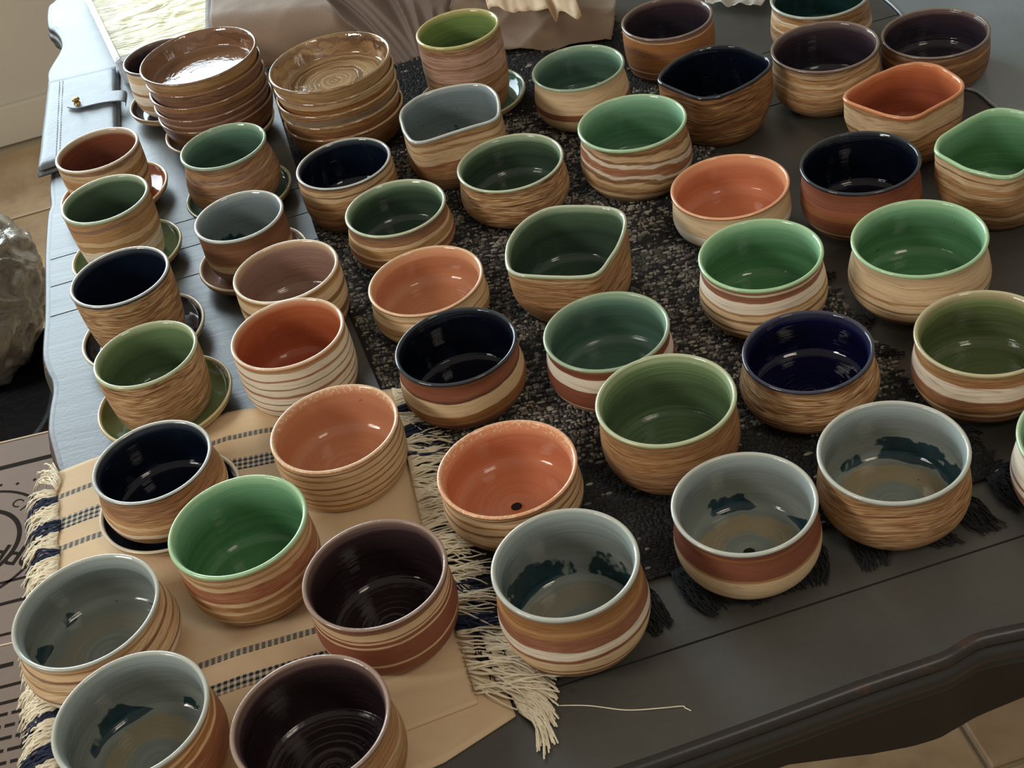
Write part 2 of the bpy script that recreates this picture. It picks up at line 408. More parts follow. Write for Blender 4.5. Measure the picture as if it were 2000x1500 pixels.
NS = 96
def pfun(ctrl_pts):
    pts = sorted(ctrl_pts)
    P = spline([Vector((z, r, 0)) for z, r in pts], 6)
    return [(p.x, p.y) for p in P]
def polar_f(pol):
    n = len(pol)
    def f(th):
        u = (th+PI)/(2*PI)*n % n; i = int(u); t = u-i
        a, b, c, d = pol[(i-1) % n], pol[i % n], pol[(i+1) % n], pol[(i+2) % n]
        return .5*((2*b)+(c-a)*t+(2*a-5*b+4*c-d)*t*t+(3*b-a-3*c+d)*t**3)
    return f
def revolve(name, prof, mat, parent, shape=None, closed_bottom=False, seed=0, ns=NS):
    """prof: list of (z, r); shape(theta, z) multiplies the radius"""
    V = []; Fc = []
    for z, r in prof:
        for k in range(ns):
            th = 2*PI*k/ns
            m = shape(th, z) if shape else 1
            V.append((r*m*math.cos(th), r*m*math.sin(th), z))
    for j in range(len(prof)-1):
        for k in range(ns):
            k2 = (k+1) % ns; Fc.append((j*ns+k, j*ns+k2, (j+1)*ns+k2, (j+1)*ns+k))
    if closed_bottom: Fc.append(tuple(range(ns))[::-1])
    return obj(name, V, Fc, mat, parent)
def pot_profile(kind, k):
    if kind == 'p': return [(0, .72), (.02, .755), (.06, .81), (.13, .875), (.25, .94), (.42, .985), (.65, .99), (.82, .985), (.93, .99), (1, 1)]
    if kind == 'b': return [(0, .70*k), (.02, .735*k), (.06, .80*k), (.13, .88*k), (.25, .965*k), (.42, k), (.65, .5*(.97+k)), (.82, .966), (.93, .980), (1, 1)]
    return [(0, .80*k), (.02, .835*k), (.06, .865*k), (.12, .90*k), (.3, .95*k), (.6, .5+.485*k), (.93, .988), (1, 1)]
def make_pot(name, loc, r, h, k, kind, body_m, glaze_m, label, cat, group, polar=None, hole=False, seed=0, thick=.0042, zt=0.0):
    t = thing(name, label, cat, loc, group)
    pf = pfun(pot_profile(kind, k))
    pfn = polar_f(polar) if polar else None
    ph = seed*1.7
    def shape(th, z):
        tt = max(0, min(1, z/h))
        w = 1+.0035*math.sin(2*th+ph)+.002*math.sin(3*th+2*ph)*tt
        if pfn:
            g_ = min(1, max(0, (tt-.10)/.62)); g_ = g_*g_*(3-2*g_)
            w *= 1+(pfn(th if th < PI else th-2*PI)-1)*g_
        return w
    body = [(z*h, rr*r) for z, rr in pf if z <= .955]+[(h*.955, interp(pf, .955)*r)]
    revolve('clay_body', body, body_m, t, shape, closed_bottom=True)
    R = lambda z: interp(pf, z/h)*r
    zi = h-.0046
    inner = [(h*.952, R(h*.952)-.0004), (h*.956, R(h*.956)+.0003), (h-.0022, R(h-.0022)+.0004), (h-.0008, R(h)-.0003), (h-.0001, R(h)-.0013), (h-.0001, R(h)-.0023), (h-.0010, R(h)-.0034), (h-.0028, R(h)-.0040), (zi-.002, R(zi)-thick)]
    zf = .0075
    n = 16
    for i in range(1, n):
        z = zi-.002-(zi-.002-zf-.010)*i/(n-1); inner.append((z, R(z)-thick))
    rw = R(zf+.010)-thick
    rf = rw-.010
    for i in range(1, 7):
        a_ = i/6*PI/2; inner.append((zf+.010*(1-math.sin(a_)), rf+.010*math.cos(a_)))
    for i in range(1, 9): inner.append((zf-.0012*math.sin(i/9*PI/2), max(.0045, rf*(1-i/9))))
    if hole: inner += [(zf-.002, .0040), (.0012, .0038), (.0006, .0005)]
    else: inner += [(zf-.0010, .0022), (zf-.0008, .0004)]
    # clockwise order so normals face the inside of the pot
    revolve('glaze_lining', inner, glaze_m, t, shape)
    if hole:
        V = []; Fc = []
        for k_ in range(20): V.append((.0039*math.cos(k_*PI/10), .0039*math.sin(k_*PI/10), .0062))
        obj('drain_hole', V, [tuple(range(20))], m_hole, t, smooth=False)
    return t
m_hole = plain('hole_dark', '#0a0806', .8)

def make_saucer(loc, r, gk, seed, label, lip='T'):
    t = thing('saucer', label, 'saucer', loc, 'saucers under the planters')
    body = [(0, .58*r), (.0012, .62*r), (.003, .72*r), (.006, .88*r), (.010, .96*r), (.0140, .99*r)]
    revolve('clay_body', body, clay_mat(seed, .016, 'T40 C100', 'BTCT', .5, .1, ridge=.15), t, None, True)
    inner = [(.0135, .986*r), (.0150, .995*r), (.0162, r-.0006), (.0168, r-.0016), (.0162, r-.0030), (.0140, r-.0042), (.0105, .91*r), (.0072, .84*r), (.0056, .74*r), (.0050, .60*r), (.0048, .3*r), (.0048, .0005)]
    lipc = GL[gk]
    revolve('glaze_lining', inner, saucer_glaze(seed, r, gk), t)
    return t
def saucer_glaze(seed, r, gk):
    inner_, wall_, lip_, top_ = GL[gk]
    a = NT('saucer_glaze_'+gk); c = a.coord(); x, y, z = a.sep(c)
    n_ = a.noise(c, 60, 3)
    col = a.mix(n_, inner_, wall_)
    lm = a.ramp(a.math('DIVIDE', z, .0168), [(.86, '#000000'), (.95, '#ffffff')])
    col = a.mix(lm, col, hexmix(top_, '#c8a878', .4))
    a.set(Base_Color=col, Roughness=.10, Normal=a.bump(a.noise(c, 70, 2), .12, .001)); return a.m

# id: x, y, z0, r, h, k, kind
G = {
1: (-0.3720, 1.3796, 0.006, 0.0454, 0.0630, 1.000, 'c'), 2: (-0.3489, 1.2499, 0.006, 0.0444, 0.0740, 0.970, 'c'), 3: (-0.3230, 1.1019, 0.006, 0.0464, 0.0740, 0.960, 'c'),
4: (-0.2970, 0.9908, 0.006, 0.0453, 0.0620, 1.000, 'c'), 5: (-0.2852, 0.8534, 0.009, 0.0478, 0.0540, 1.050, 'b'), 6: (-0.2145, 0.7519, 0.003, 0.0516, 0.0668, 0.991, 'b'),
7: (-0.3269, 0.7144, 0.003, 0.0534, 0.0550, 1.080, 'b'), 8: (-0.2859, 0.6070, 0.003, 0.0519, 0.0600, 1.030, 'b'), 9: (-0.1685, 0.5677, 0.003, 0.0513, 0.0620, 1.030, 'b'),
10: (-0.1199, 0.6775, 0.003, 0.0509, 0.0629, 0.996, 'b'), 11: (-0.1428, 0.8548, 0.003, 0.0517, 0.0502, 1.035, 'c'), 12: (-0.1749, 0.9796, 0.0, 0.0493, 0.0630, 1.061, 'c'),
13: (-0.1758, 1.0825, 0, 0.0491, 0.0580, 1.040, 'c'), 14: (-0.2174, 1.1823, 0.006, 0.0441, 0.0600, 0.970, 'b'), 15: (-0.2329, 1.3175, 0.006, 0.0454, 0.0660, 1.080, 'b'),
16: (-0.1129, 1.2457, 0.004, 0.0483, 0.0566, 1.045, 'c'), 17: (-0.0693, 1.1492, 0.004, 0.0488, 0.0518, 1.055, 'b'), 18: (-0.0532, 1.0311, 0.004, 0.0521, 0.0443, 1.016, 'b'),
19: (-0.0373, 0.9105, 0.004, 0.0504, 0.0582, 1.030, 'b'), 20: (-0.0176, 0.7659, 0.004, 0.0525, 0.0474, 1.005, 'b'), 21: (0.0068, 0.6389, 0.004, 0.0495, 0.0704, 1.042, 'b'),
22: (0.0826, 0.8882, 0.004, 0.0512, 0.0552, 1.023, 'b'), 23: (0.1071, 0.7827, 0.004, 0.0522, 0.0630, 0.997, 'b'), 24: (0.1349, 0.6721, 0.0, 0.0498, 0.0569, 1.018, 'b'),
25: (0.2437, 0.6863, 0.0, 0.0518, 0.0580, 1.018, 'b'), 26: (0.2236, 0.8141, 0.004, 0.0497, 0.0501, 1.069, 'b'), 27: (0.3500, 0.7854, 0, 0.0516, 0.0566, 1.030, 'b'),
28: (0.2216, 0.9320, 0.004, 0.0510, 0.0617, 1.036, 'b'), 29: (0.3478, 0.9136, 0.0, 0.0545, 0.0594, 1.050, 'b'), 30: (0.2304, 1.0651, 0.004, 0.0534, 0.0454, 1.001, 'b'),
31: (0.3414, 1.0379, 0, 0.0521, 0.0605, 1.015, 'b'), 32: (0.1673, 1.1788, 0.004, 0.0525, 0.0661, 1.031, 'b'), 33: (0.0466, 1.1834, 0.004, 0.0524, 0.0511, 1.023, 'b'),
34: (0.0006, 1.2773, 0.004, 0.0534, 0.0695, 1.030, 'p'), 35: (0.0731, 1.0165, 0.004, 0.0556, 0.0612, 0.969, 'p'), 36: (0.1411, 1.3283, 0.004, 0.0489, 0.0571, 1.031, 'b'),
37: (0.2516, 1.3973, 0.0, 0.0495, 0.0580, 1.030, 'c'), 38: (0.2655, 1.2478, 0.0, 0.0522, 0.0659, 1.030, 'p'), 39: (0.3801, 1.2558, 0, 0.0534, 0.0595, 1.014, 'b'),
40: (0.4930, 1.2545, 0, 0.0533, 0.0467, 1.030, 'c'), 41: (0.4098, 1.3643, 0, 0.0522, 0.0600, 1.020, 'b'), 42: (0.4185, 1.1349, 0, 0.0491, 0.0628, 1.030, 'p'),
43: (0.4532, 1.0090, 0, 0.0505, 0.0683, 1.030, 'p'), 44: (0.3746, 0.6557, 0, 0.0533, 0.0580, 1.040, 'b'), 45: (0.0293, 1.4007, 0.010, 0.0450, 0.0900, 1.030, 'c'),
48: (-0.3120, 1.5700, 0.006, 0.0447, 0.0660, 1.000, 'b'),
}
POL = {
34 : [0.942, 0.942, 0.953, 0.975, 1.002, 1.033, 1.075, 1.128, 1.168, 1.162, 1.11, 1.04, 0.976, 0.928, 0.894, 0.873, 0.864, 0.864, 0.875, 0.896, 0.933, 0.987, 1.049, 1.09, 1.089, 1.06, 1.027, 1.0, 0.984, 0.976, 0.972, 0.978, 0.989, 1.0, 1.012, 1.031, 1.047, 1.057, 1.057, 1.045, 1.026, 1.005, 0.988, 0.978, 0.971, 0.965, 0.967, 0.974, 0.98, 0.99, 1.004, 1.011, 1.006, 1.002, 1.007, 1.006, 0.992, 0.977, 0.965, 0.952] ,
35 : [0.969, 0.99, 1.017, 1.05, 1.076, 1.084, 1.066, 1.033, 1.001, 0.98, 0.968, 0.965, 0.97, 0.987, 1.012, 1.042, 1.081, 1.113, 1.104, 1.055, 1.0, 0.956, 0.928, 0.911, 0.902, 0.896, 0.896, 0.905, 0.921, 0.943, 0.972, 1.009, 1.047, 1.078, 1.091, 1.086, 1.065, 1.037, 1.012, 0.996, 0.985, 0.981, 0.986, 1.001, 1.018, 1.035, 1.048, 1.044, 1.028, 1.014, 0.999, 0.98, 0.966, 0.956, 0.943, 0.935, 0.936, 0.941, 0.944, 0.953] ,
38 : [1.064, 1.025, 0.987, 0.963, 0.95, 0.946, 0.953, 0.97, 0.998, 1.03, 1.056, 1.068, 1.067, 1.052, 1.02, 0.989, 0.967, 0.948, 0.931, 0.922, 0.923, 0.93, 0.94, 0.95, 0.969, 1.0, 1.038, 1.072, 1.09, 1.089, 1.07, 1.034, 0.998, 0.976, 0.968, 0.971, 0.985, 0.999, 1.007, 1.018, 1.03, 1.027, 1.021, 1.013, 0.995, 0.978, 0.972, 0.966, 0.955, 0.948, 0.951, 0.962, 0.971, 0.976, 0.985, 1.006, 1.032, 1.054, 1.073, 1.082] ,
42 : [1.106, 1.053, 1.013, 0.984, 0.967, 0.96, 0.963, 0.977, 0.994, 1.01, 1.031, 1.058, 1.071, 1.058, 1.022, 0.973, 0.929, 0.9, 0.884, 0.88, 0.886, 0.902, 0.925, 0.952, 0.988, 1.027, 1.053, 1.064, 1.066, 1.056, 1.04, 1.028, 1.021, 1.023, 1.037, 1.057, 1.07, 1.07, 1.071, 1.076, 1.064, 1.031, 0.999, 0.972, 0.939, 0.906, 0.883, 0.87, 0.867, 0.87, 0.875, 0.884, 0.903, 0.933, 0.977, 1.031, 1.088, 1.137, 1.167, 1.155] ,
43 : [1.043, 1.014, 0.993, 0.983, 0.984, 0.995, 1.008, 1.015, 1.024, 1.044, 1.073, 1.107, 1.133, 1.134, 1.103, 1.042, 0.979, 0.932, 0.899, 0.877, 0.865, 0.861, 0.867, 0.883, 0.906, 0.933, 0.961, 0.994, 1.025, 1.044, 1.05, 1.042, 1.034, 1.03, 1.025, 1.025, 1.036, 1.053, 1.068, 1.084, 1.101, 1.107, 1.095, 1.06, 1.011, 0.967, 0.934, 0.906, 0.885, 0.874, 0.874, 0.882, 0.899, 0.926, 0.962, 0.995, 1.017, 1.038, 1.06, 1.065] ,
}
# id: glaze, glaze options, clay bands, streak palette, fine mix, warp, tilt, extra clay options, label
P = {
1: ('maroon', {}, 'B12 T35 C44 B52 C62 T80 C92 M100', 'BTCBT', .35, .05, (0, 0), {}, 'pot glazed dark rust red inside, on the orange saucer nearest the leather case'),
2: ('dark', {}, 'W16 C24 W42 T52 C60 T78 M84 T100', 'TCTC', .25, .10, (0, .1), {}, 'dark green lined pot with pale swirled foot, between rust red and navy lined pots'),
3: ('navy', {}, '', 'BTTCB', 1, .05, (0, 0), {}, 'navy lined pot with plain brown streaks, on a navy saucer beside the table end'),
4: ('olive', {}, '', 'BOTCT', 1, .09, (0, 0), {}, 'olive green lined pot with ochre streaks, on a wide olive saucer behind the cloth'),
5: ('navy', {}, 'B10 T18 C24 B30 W38 T44 C50 T58 b100', 'BTCb', .35, .12, (.1, 0), {}, 'navy lined bowl with cream swirls, standing on a navy saucer on the fringed cloth'),
6: ('green', {}, 'B8 T20 B24 C28 T40 C45 O52 C56 r74 C80 T84 C90 T94 C100', 'BTCCT', .3, .05, (0, 0), {}, 'bright green bowl with a terracotta band, on the cream cloth beside the plum bowls'),
7: ('grey', {'blot': .3, 'beige': .25}, 'O12 W26 T29 W40 B43 C56 T60 C70 B74 C84 T88 C100', 'TCWC', .2, .03, (0, 0), {'ridge': .5}, 'grey glazed bowl with cream ridged sides, at the fringed left edge of the cloth'),
8: ('grey', {'blot': 1.0, 'beige': .6}, 'T20 O30 R70 C74 O84 C88 O100', 'BOTR', .2, .06, (0, 0), {}, 'grey bowl with teal blotches and rust brown sides, cut off by the bottom photo edge'),
9: ('plum', {'rings': .8, 'rough': .16}, 'O20 T40 B44 T60 C66 T100', 'OTTC', .4, .05, (0, 0), {}, 'plum glazed bowl with mustard tan sides, cut off by the bottom edge of the photo'),
10: ('plum', {'rings': .6}, 'R8 C10 R14 T17 R38 C41 R66 C69 R74 C77 R79 C90 b100', 'BRR', .12, .035, (0, 0), {}, 'plum glazed bowl with rust red sides ringed by thin cream lines, on the cream cloth'),
11: ('peach', {'speck': 1, 'spots': .8}, 'B6 C12 T16 C26 O30 C38 B41 C52 T56 C64 B67 C78 T82 C90 B93 C100', 'BTCC', .25, .03, (0, 0), {'ridge': .7}, 'peach lined bowl with many thin brown ridges, on the back edge of the cream cloth'),
12: ('rust', {'spots': .4}, 'C14 O17 W26 r29 W38 B40 W50 r54 W64 B66 W76 r79 W90 T93 O100', 'CWCW', .15, .04, (0, 0), {}, 'rust orange lined pot with cream sides cut by thin brown stripes, behind the cream cloth'),
13: ('mauve', {'rings': .6}, 'C12 B16 C26 B38 C60 B68 C84 T88 O94 C100', 'TCC', .15, .06, (0, 0), {}, 'dusty brown lined pot with cream and brown diagonal bands, behind the rust orange pot'),
14: ('slate', {'blot': 1.2}, 'M36 C48 T52 b80 B100', 'Mb', .2, .03, (0, 0), {}, 'grey green bowl with dark drips inside and brown sides, on a beige saucer'),
15: ('teal', {}, 'M30 b42 T48 M60 b66 P70 M80 T86 M100', 'BMbT', .45, .06, (0, 0), {}, 'teal green lined bowl with plum brown sides, in front of the brown stack'),
16: ('navy', {'rough': .06}, 'B20 b28 T34 B40 T56 B60 T72 C80 B83 C92 O100', 'BTTC', .35, .05, (0, 0), {}, 'navy lined pot with brown streaks, just in front of the tan stack'),
17: ('dark', {}, 'b20 R36 C40 O44 R52 C56 T70 C76 b88 M100', 'BTb', .2, .05, (0, 0), {}, 'dark green lined bowl with a cream line between brown bands, at the rug edge'),
18: ('peach', {}, 'b14 O28 C42 T56 C72 T76 C100', 'TCC', .12, .09, (.1, 0), {}, 'peach lined bowl with plain cream sides, behind the blue black bowl on the rug'),
19: ('blueblack', {'rough': .06}, 'B6 C14 R30 T34 O48 C52 C70 D74 R90 B100', 'BRT', .15, .07, (0, 0), {}, 'blue black bowl with a cream band on brown, in the middle of the dark rug'),
20: ('orange', {'speck': 1, 'hole': 1}, 'T6 R18 B34 T38 C56 B60 C70 O74 C86 B90 C100', 'BTCT', .3, .06, (0, 0), {'ridge': .5}, 'orange glazed bowl with a drain hole, beside the fringed end of the cream cloth'),
21: ('grey', {'blot': .85, 'beige': .4}, 'O5 R14 C16 R22 C25 O28 C40 R44 W54 R70 O74 T78 O100', 'BRO', .2, .05, (0, 0), {}, 'grey bowl with teal blotches and bold cream stripes, beside the tangled fringe at the front'),
22: ('teal', {'rough': .2}, 'R20 C23 R27 C30 R60 W80 R92 O100', 'RR', .08, .04, (0, 0), {}, 'teal green bowl with a broad white band over terracotta, behind the larger olive bowl'),
23: ('olive', {'rings': .7, 'rough': .2}, 'R9 C12 B15 T17 B40 b55 O70 T74 O90 T94 O100', 'BObO', .45, .06, (0, 0), {}, 'tall olive green bowl with smooth rust brown sides, behind the grey bowls at the front'),
24: ('grey', {'blot': 1.2, 'beige': .8, 'hole': 1}, 'O8 B12 C16 B19 C52 T56 R84 O88 R100', 'BR', .1, .03, (0, 0), {}, 'grey bowl with a drain hole and a wide cream band, partly on the rug tassels'),
25: ('grey', {'blot': 1.0, 'beige': .8, 'spots': 1}, 'B8 P11 O18 B22 O32 T36 O100', 'BOTOB', .7, .05, (0, 0), {}, 'grey bowl with dark blotches and plain ochre brown streaked sides, nearest the scalloped front edge'),
26: ('cobalt', {'rough': .06}, '', 'BOTTC', 1, .05, (0, 0), {}, 'cobalt blue lined bowl with golden streaked sides, behind the blotched grey bowls'),
27: ('olive2', {'rings': .7}, 'B18 T24 B30 C34 B40 O48 R54 W74 O84 T100', 'BOT', .3, .05, (0, 0), {}, 'olive green bowl with a white band over brown streaks, before the wide mint green bowl'),
28: ('green', {'spots': .6}, 'b14 T22 B26 C32 D35 C46 B50 C58 T62 W78 R88 W92 O100', 'TCB', .15, .05, (0, 0), {}, 'bright green bowl with thick lip over cream and brown stripes, on the rug edge'),
29: ('green', {'spots': .9}, 'R14 B22 O26 C40 B43 C52 T55 C96 T100', 'TCC', .18, .06, (0, 0), {}, 'wide mint green bowl with smooth cream sides and brown foot, on bare table'),
30: ('orange', {}, 'B22 b27 W50 C100', 'CW', .06, .02, (0, 0), {}, 'orange lined bowl with plain white sides over a brown foot, behind a bright green bowl'),
31: ('blueblack', {'rough': .06}, 'B14 T17 B24 C27 b38 R50 O58 r68 R100', 'BR', .15, .03, (0, 0), {}, 'black lined bowl with smooth terracotta sides, between the orange and mint green bowls'),
32: ('green2', {}, 'D6 B12 C20 B26 T32 C38 B44 W50 r62 W68 B72 C84 B90 T100', 'BTCB', .35, .11, (.25, 0), {}, 'mint green bowl marbled with large cream swirls, at the far right edge of the rug'),
33: ('dark', {'rings': .6}, '', 'BOTTC', 1, .04, (0, 0), {'ridge': .4}, 'dark green lined bowl with even tan streaks, in front of the squared grey bowl'),
34: ('slate', {'spots': 1.4, 'blot': .25}, 'b20 B30 T42 O52 R58 C64 C78 T82 C90 b93 T100', 'BTC', .35, .06, (0, 0), {}, 'grey glazed bowl pinched to a flat front, beside the tan plate stack'),
35: ('dark', {'rings': .4, 'spots': .5}, 'D8 C15 B22 O30 B36 O60 B66 O90 C94 O100', 'BOTB', .6, .05, (0, 0), {}, 'dark olive bowl pinched into corners with a straight front, in the middle of the rug'),
36: ('teal', {}, 'C38 R50 C100', 'CC', .06, .025, (0, 0), {}, 'dark green lined bowl with plain buff sides and one thin terracotta line'),
37: ('purple', {}, 'D14 C16 R26 C28 b34 O60 b70 O88 C91 M100', 'bOO', .25, .05, (0, 0), {}, 'purple black bowl with a mauve lip and orange brown sides, beside the kraft paper'),
38: ('blueblack', {'rough': .05}, '', 'DBbOC', 1, .08, (0, 0), {}, 'black lined bowl squeezed into a lens with pointed ends, behind the marbled mint bowl'),
39: ('purple', {}, 'B20 b30 T40 B46 T56 C60 T68 C74 T84 C90 M100', 'BTC', .5, .06, (0, 0), {}, 'purple black bowl with wavy tan streaks, touching the pointed black lined bowl'),
40: ('purple', {'rings': .8}, 'D10 T13 D18 B40 D46 B70 T76 B88 M100', 'DBb', .35, .03, (0, 0), {}, 'purple black bowl with a grey lip and dark brown sides, by the clear plastic sheet'),
41: ('darkteal', {'blot': .4}, 'B20 T30 B40 C46 T56 C62 W66 T74 B90 T100', 'BTC', .4, .08, (.3, 0), {}, 'dark teal bowl with a grey lip, cut off by the top edge of the photo'),
42: ('brick', {'spots': .4}, 'B26 T34 B38 O42 B46 T56 B60 C88 T100', 'BTC', .35, .07, (0, 0), {}, 'brick orange bowl pinched to four corners, between the purple bowls and the black bowl'),
43: ('green', {'spots': 1.2}, 'B16 D20 B28 C34 B38 T60 C66 T76 C84 B87 C94 T100', 'BTCC', .4, .06, (0, 0), {}, 'mint green bowl pinched to four corners, cut off by the right edge of the photo'),
44: ('green2', {}, 'R40 W48 R52 W90 T100', 'CW', .1, .05, (0, 0), {}, 'mint lined bowl with cream over terracotta, only its side showing at the photo edge'),
45: ('lime', {'rings': .5}, 'O24 D27 T40 B44 T50 M53 P70 B73 P86 b94 T100', 'MTPT', .45, .04, (0, 0), {}, 'tall cup lined lime green, on a green saucer in front of the kraft paper'),
48: ('purple', {}, 'W24 T34 W50 O56 W74 C90 W100', 'WCW', .15, .05, (0, 0), {}, 'purple lined pot with whitish sides, behind the brown plate stack'),
}
for i, (x, y, z0, r, h, k, kind) in G.items():
    gk, go, bands, streak, fine, warp, tilt, extra, label = P[i]
    go = dict(go); hole = bool(go.pop('hole', 0))
    cm = clay_mat(i, h, bands, streak, fine, warp, tilt, **extra)
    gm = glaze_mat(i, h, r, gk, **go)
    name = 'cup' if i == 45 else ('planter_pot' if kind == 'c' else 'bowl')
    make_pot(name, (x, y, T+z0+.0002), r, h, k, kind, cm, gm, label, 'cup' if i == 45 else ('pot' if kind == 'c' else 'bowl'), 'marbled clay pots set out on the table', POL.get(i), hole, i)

for i, rs, gk, lab in ((1, .0600, 'rust', 'orange glazed saucer under the pot with the rust red lining'), (2, .0575, 'olive', 'olive green saucer under the dark green pot with the pale foot'),
                  (3, .0590, 'navy', 'navy saucer under the navy pot standing on the bare table end'), (4, .0605, 'olive2', 'wide olive green saucer just behind the corner of the cream cloth'),
                  (5, .0580, 'navy', 'navy saucer lying on the striped cream cloth'), (14, .0550, 'mauve', 'beige brown saucer under the grey green bowl with dark drips'),
                  (15, .0570, 'teal', 'green saucer under the teal green bowl in front of the plate stacks'), (45, .0600, 'teal', 'green saucer with a tan rim under the tall lime green cup'),
                  (48, .0560, 'purple', 'purple brown saucer under the whitish pot behind the brown plate stack')):
    x, y, z0 = G[i][:3]
    make_saucer((x, y, T+z0-.0052), rs, gk, 60+i, lab)

make_saucer((-.256, 1.476, T+.0005), .0640, 'mauve', 91, 'pale rimmed saucer under the brown stack of shallow bowls')
# stacks of shallow bowls, marbled inside and out under a clear glaze
def clear_marble(seed, rings):
    a = NT('clear_glazed_marble'); c = a.coord(); x, y, z = a.sep(c)
    rad = a.math('SQRT', a.math('ADD', a.math('MULTIPLY', x, x), a.math('MULTIPLY', y, y)))
    low = a.noise(c, 22+seed, 2, .5); 
    s_ = a.math('ADD', rad, a.math('MULTIPLY', a.math('SUBTRACT', low, .5), .007))
    st = a.noise(a.comb(a.math('MULTIPLY', x, 9), a.math('MULTIPLY', y, 9), a.math('MULTIPLY', s_, 260)), 1, 3, .6, .1)
    pal = [(.30, '#5f4632'), (.42, '#8a6b4c'), (.52, '#a98c66'), (.62, '#c2a67c'), (.72, '#a27a50')] if rings else [(.3, '#6b4c38'), (.5, '#8b6a50'), (.7, '#7a5a44')]
    a.set(Base_Color=a.ramp(st, pal), Roughness=.05, Normal=a.bump(a.math('ADD', a.noise(c, 60, 3, .6, .6), a.math('MULTIPLY', st, .5)), .28, .002)); a.b.inputs['Specular IOR Level'].default_value = .9; return a.m
def stack(cx, cy, R, hb, pitch, n, seed, cols, word, zbase):
    names = {0: 'lowest', n-1: 'topmost'}
    for q in range(n):
        pos = {0: 'lowest', 1: 'second from the bottom', 2: 'middle', 3: 'second from the top', 4: 'topmost'}[q]
        dx, dy = (random.uniform(-.0008, .0008) for _ in range(2))
        rr = R*(1-.006*(q % 2)) if q < n-1 else R
        t = thing('shallow_bowl', '%s shallow bowl of the %s stack' % (pos, word), 'bowl', (cx+dx, cy+dy, T+zbase+q*pitch), 'shallow bowls in the '+word+' stack')
        o_ = pfun([(0, .68), (.06, .71), (.14, .80), (.26, .875), (.5, .935), (.75, .972), (1, 1)])
        body = [(z*hb, v*rr) for z, v in o_ if z < .93]+[(.93*hb, interp(o_, .93)*rr)]
        revolve('clay_body', body, clay_mat(seed+q, hb, cols[q % len(cols)], 'DBbT', .4, .05, rough=.3, ridge=.35), t, None, True)
        Rf = lambda z: interp(o_, z/hb)*rr
        inner = [(hb*.925, Rf(hb*.925)-.0003), (hb*.935, Rf(hb*.935)+.0003), (hb-.0016, rr), (hb-.0004, rr-.0008), (hb, rr-.0018), (hb-.0012, rr-.0032)]
        for z in (.030, .024, .018, .013, .0095): inner.append((z, Rf(z)-.0034))
        rf = Rf(.0095)-.0034
        if q == n-1:
            inner = [p for p in inner if p[0] > .017]; rf = Rf(.017)-.0040; inner.append((.0165, rf+.0006))
        zf_ = .0155 if q == n-1 else .0075
        for f in (.97, .9, .8, .6, .4, .2, .01): inner.append((zf_-.001*(1-f), rf*f))
        revolve('glaze_lining', inner, clear_marble(seed, word.startswith('tan')), t)
stack(-.2545, 1.4830, .0664, .036, .0148, 5, 30, ['M30 b60 B100', 'B40 M70 P78 M100', 'b50 M80 T100', 'M40 P50 M100', 'B20 M55 T70 c100'], 'brown', .0055)
stack(-.1100, 1.3960, .0660, .038, .0142, 5, 40, ['b40 B100', 'B30 b80 T100', 'B30 K60 g80 T100', 'T20 O75 C100', 'D20 T45 g60 c100'], 'tan', .0042)

# ------------------------------------------------------------------ dark woven rug
def attr_mat(name, rough=.9, sheen=.0):
    a = NT(name); at = a.n('ShaderNodeAttribute', attribute_name='Col'); c = a.coord()
    a.set(Base_Color=a.mix(a.math('MULTIPLY', a.noise(c, 900, 2), .25), at.outputs[0], '#302c26'), Roughness=rough); return a.m
def rug_pt(s, t):        # s across (0..1), t along (0 front .. 1 back)
    Lp = [(0, (-.062, .662)), (.10, (-.080, .752)), (.25, (-.100, .888)), (.40, (-.122, 1.02)), (.62, (-.158, 1.23)), (1, (-.205, 1.62))]
    Rp = [(0, (.330, .694)), (.14, (.300, .80)), (.3, (.287, .92)), (.62, (.248, 1.19)), (1, (.205, 1.60))]
    lx, ly = interp([(a, b[0]) for a, b in Lp], t), interp([(a, b[1]) for a, b in Lp], t)
    rx, ry = interp([(a, b[0]) for a, b in Rp], t), interp([(a, b[1]) for a, b in Rp], t)
    return Vector((lx+(rx-lx)*s, ly+(ry-ly)*s, 0))
rug = thing('woven_rug', 'black and cream heathered woven rug laid across the table under the pots', 'rug', (0, 0, T))
m_rugbase = plain('rug_backing', '#131211', .95, 300, .3, .4, 900)
V = []; Fc = []; nu, nv = 20, 50
for zz in (.0004, .0026):
    for j in range(nv+1):
        for i in range(nu+1):
            p = rug_pt(i/nu, j/nv); V.append((p.x, p.y, zz))
n1 = (nu+1)*(nv+1)
for j in range(nv):
    for i in range(nu):
        a_ = j*(nu+1)+i; Fc.append((n1+a_, n1+a_+1, n1+a_+nu+2, n1+a_+nu+1)); Fc.append((a_, a_+nu+1, a_+nu+2, a_+1))
for i in range(nu): 
    Fc.append((i, i+1, n1+i+1, n1+i)); b_ = nv*(nu+1)+i; Fc.append((b_+1, b_, n1+b_, n1+b_+1))
for j in range(nv):
    a_ = j*(nu+1); Fc.append((a_+nu+1, a_, n1+a_, n1+a_+nu+1)); b_ = a_+nu; Fc.append((b_, b_+nu+1, n1+b_+nu+1, n1+b_))
obj('rug_base', V, Fc, m_rugbase, rug, smooth=False)
rnd = random.Random(3)
V = []; Fc = []; cols = []
octf = ((0, 2, 4), (2, 1, 4), (1, 3, 4), (3, 0, 4))
rows = 290
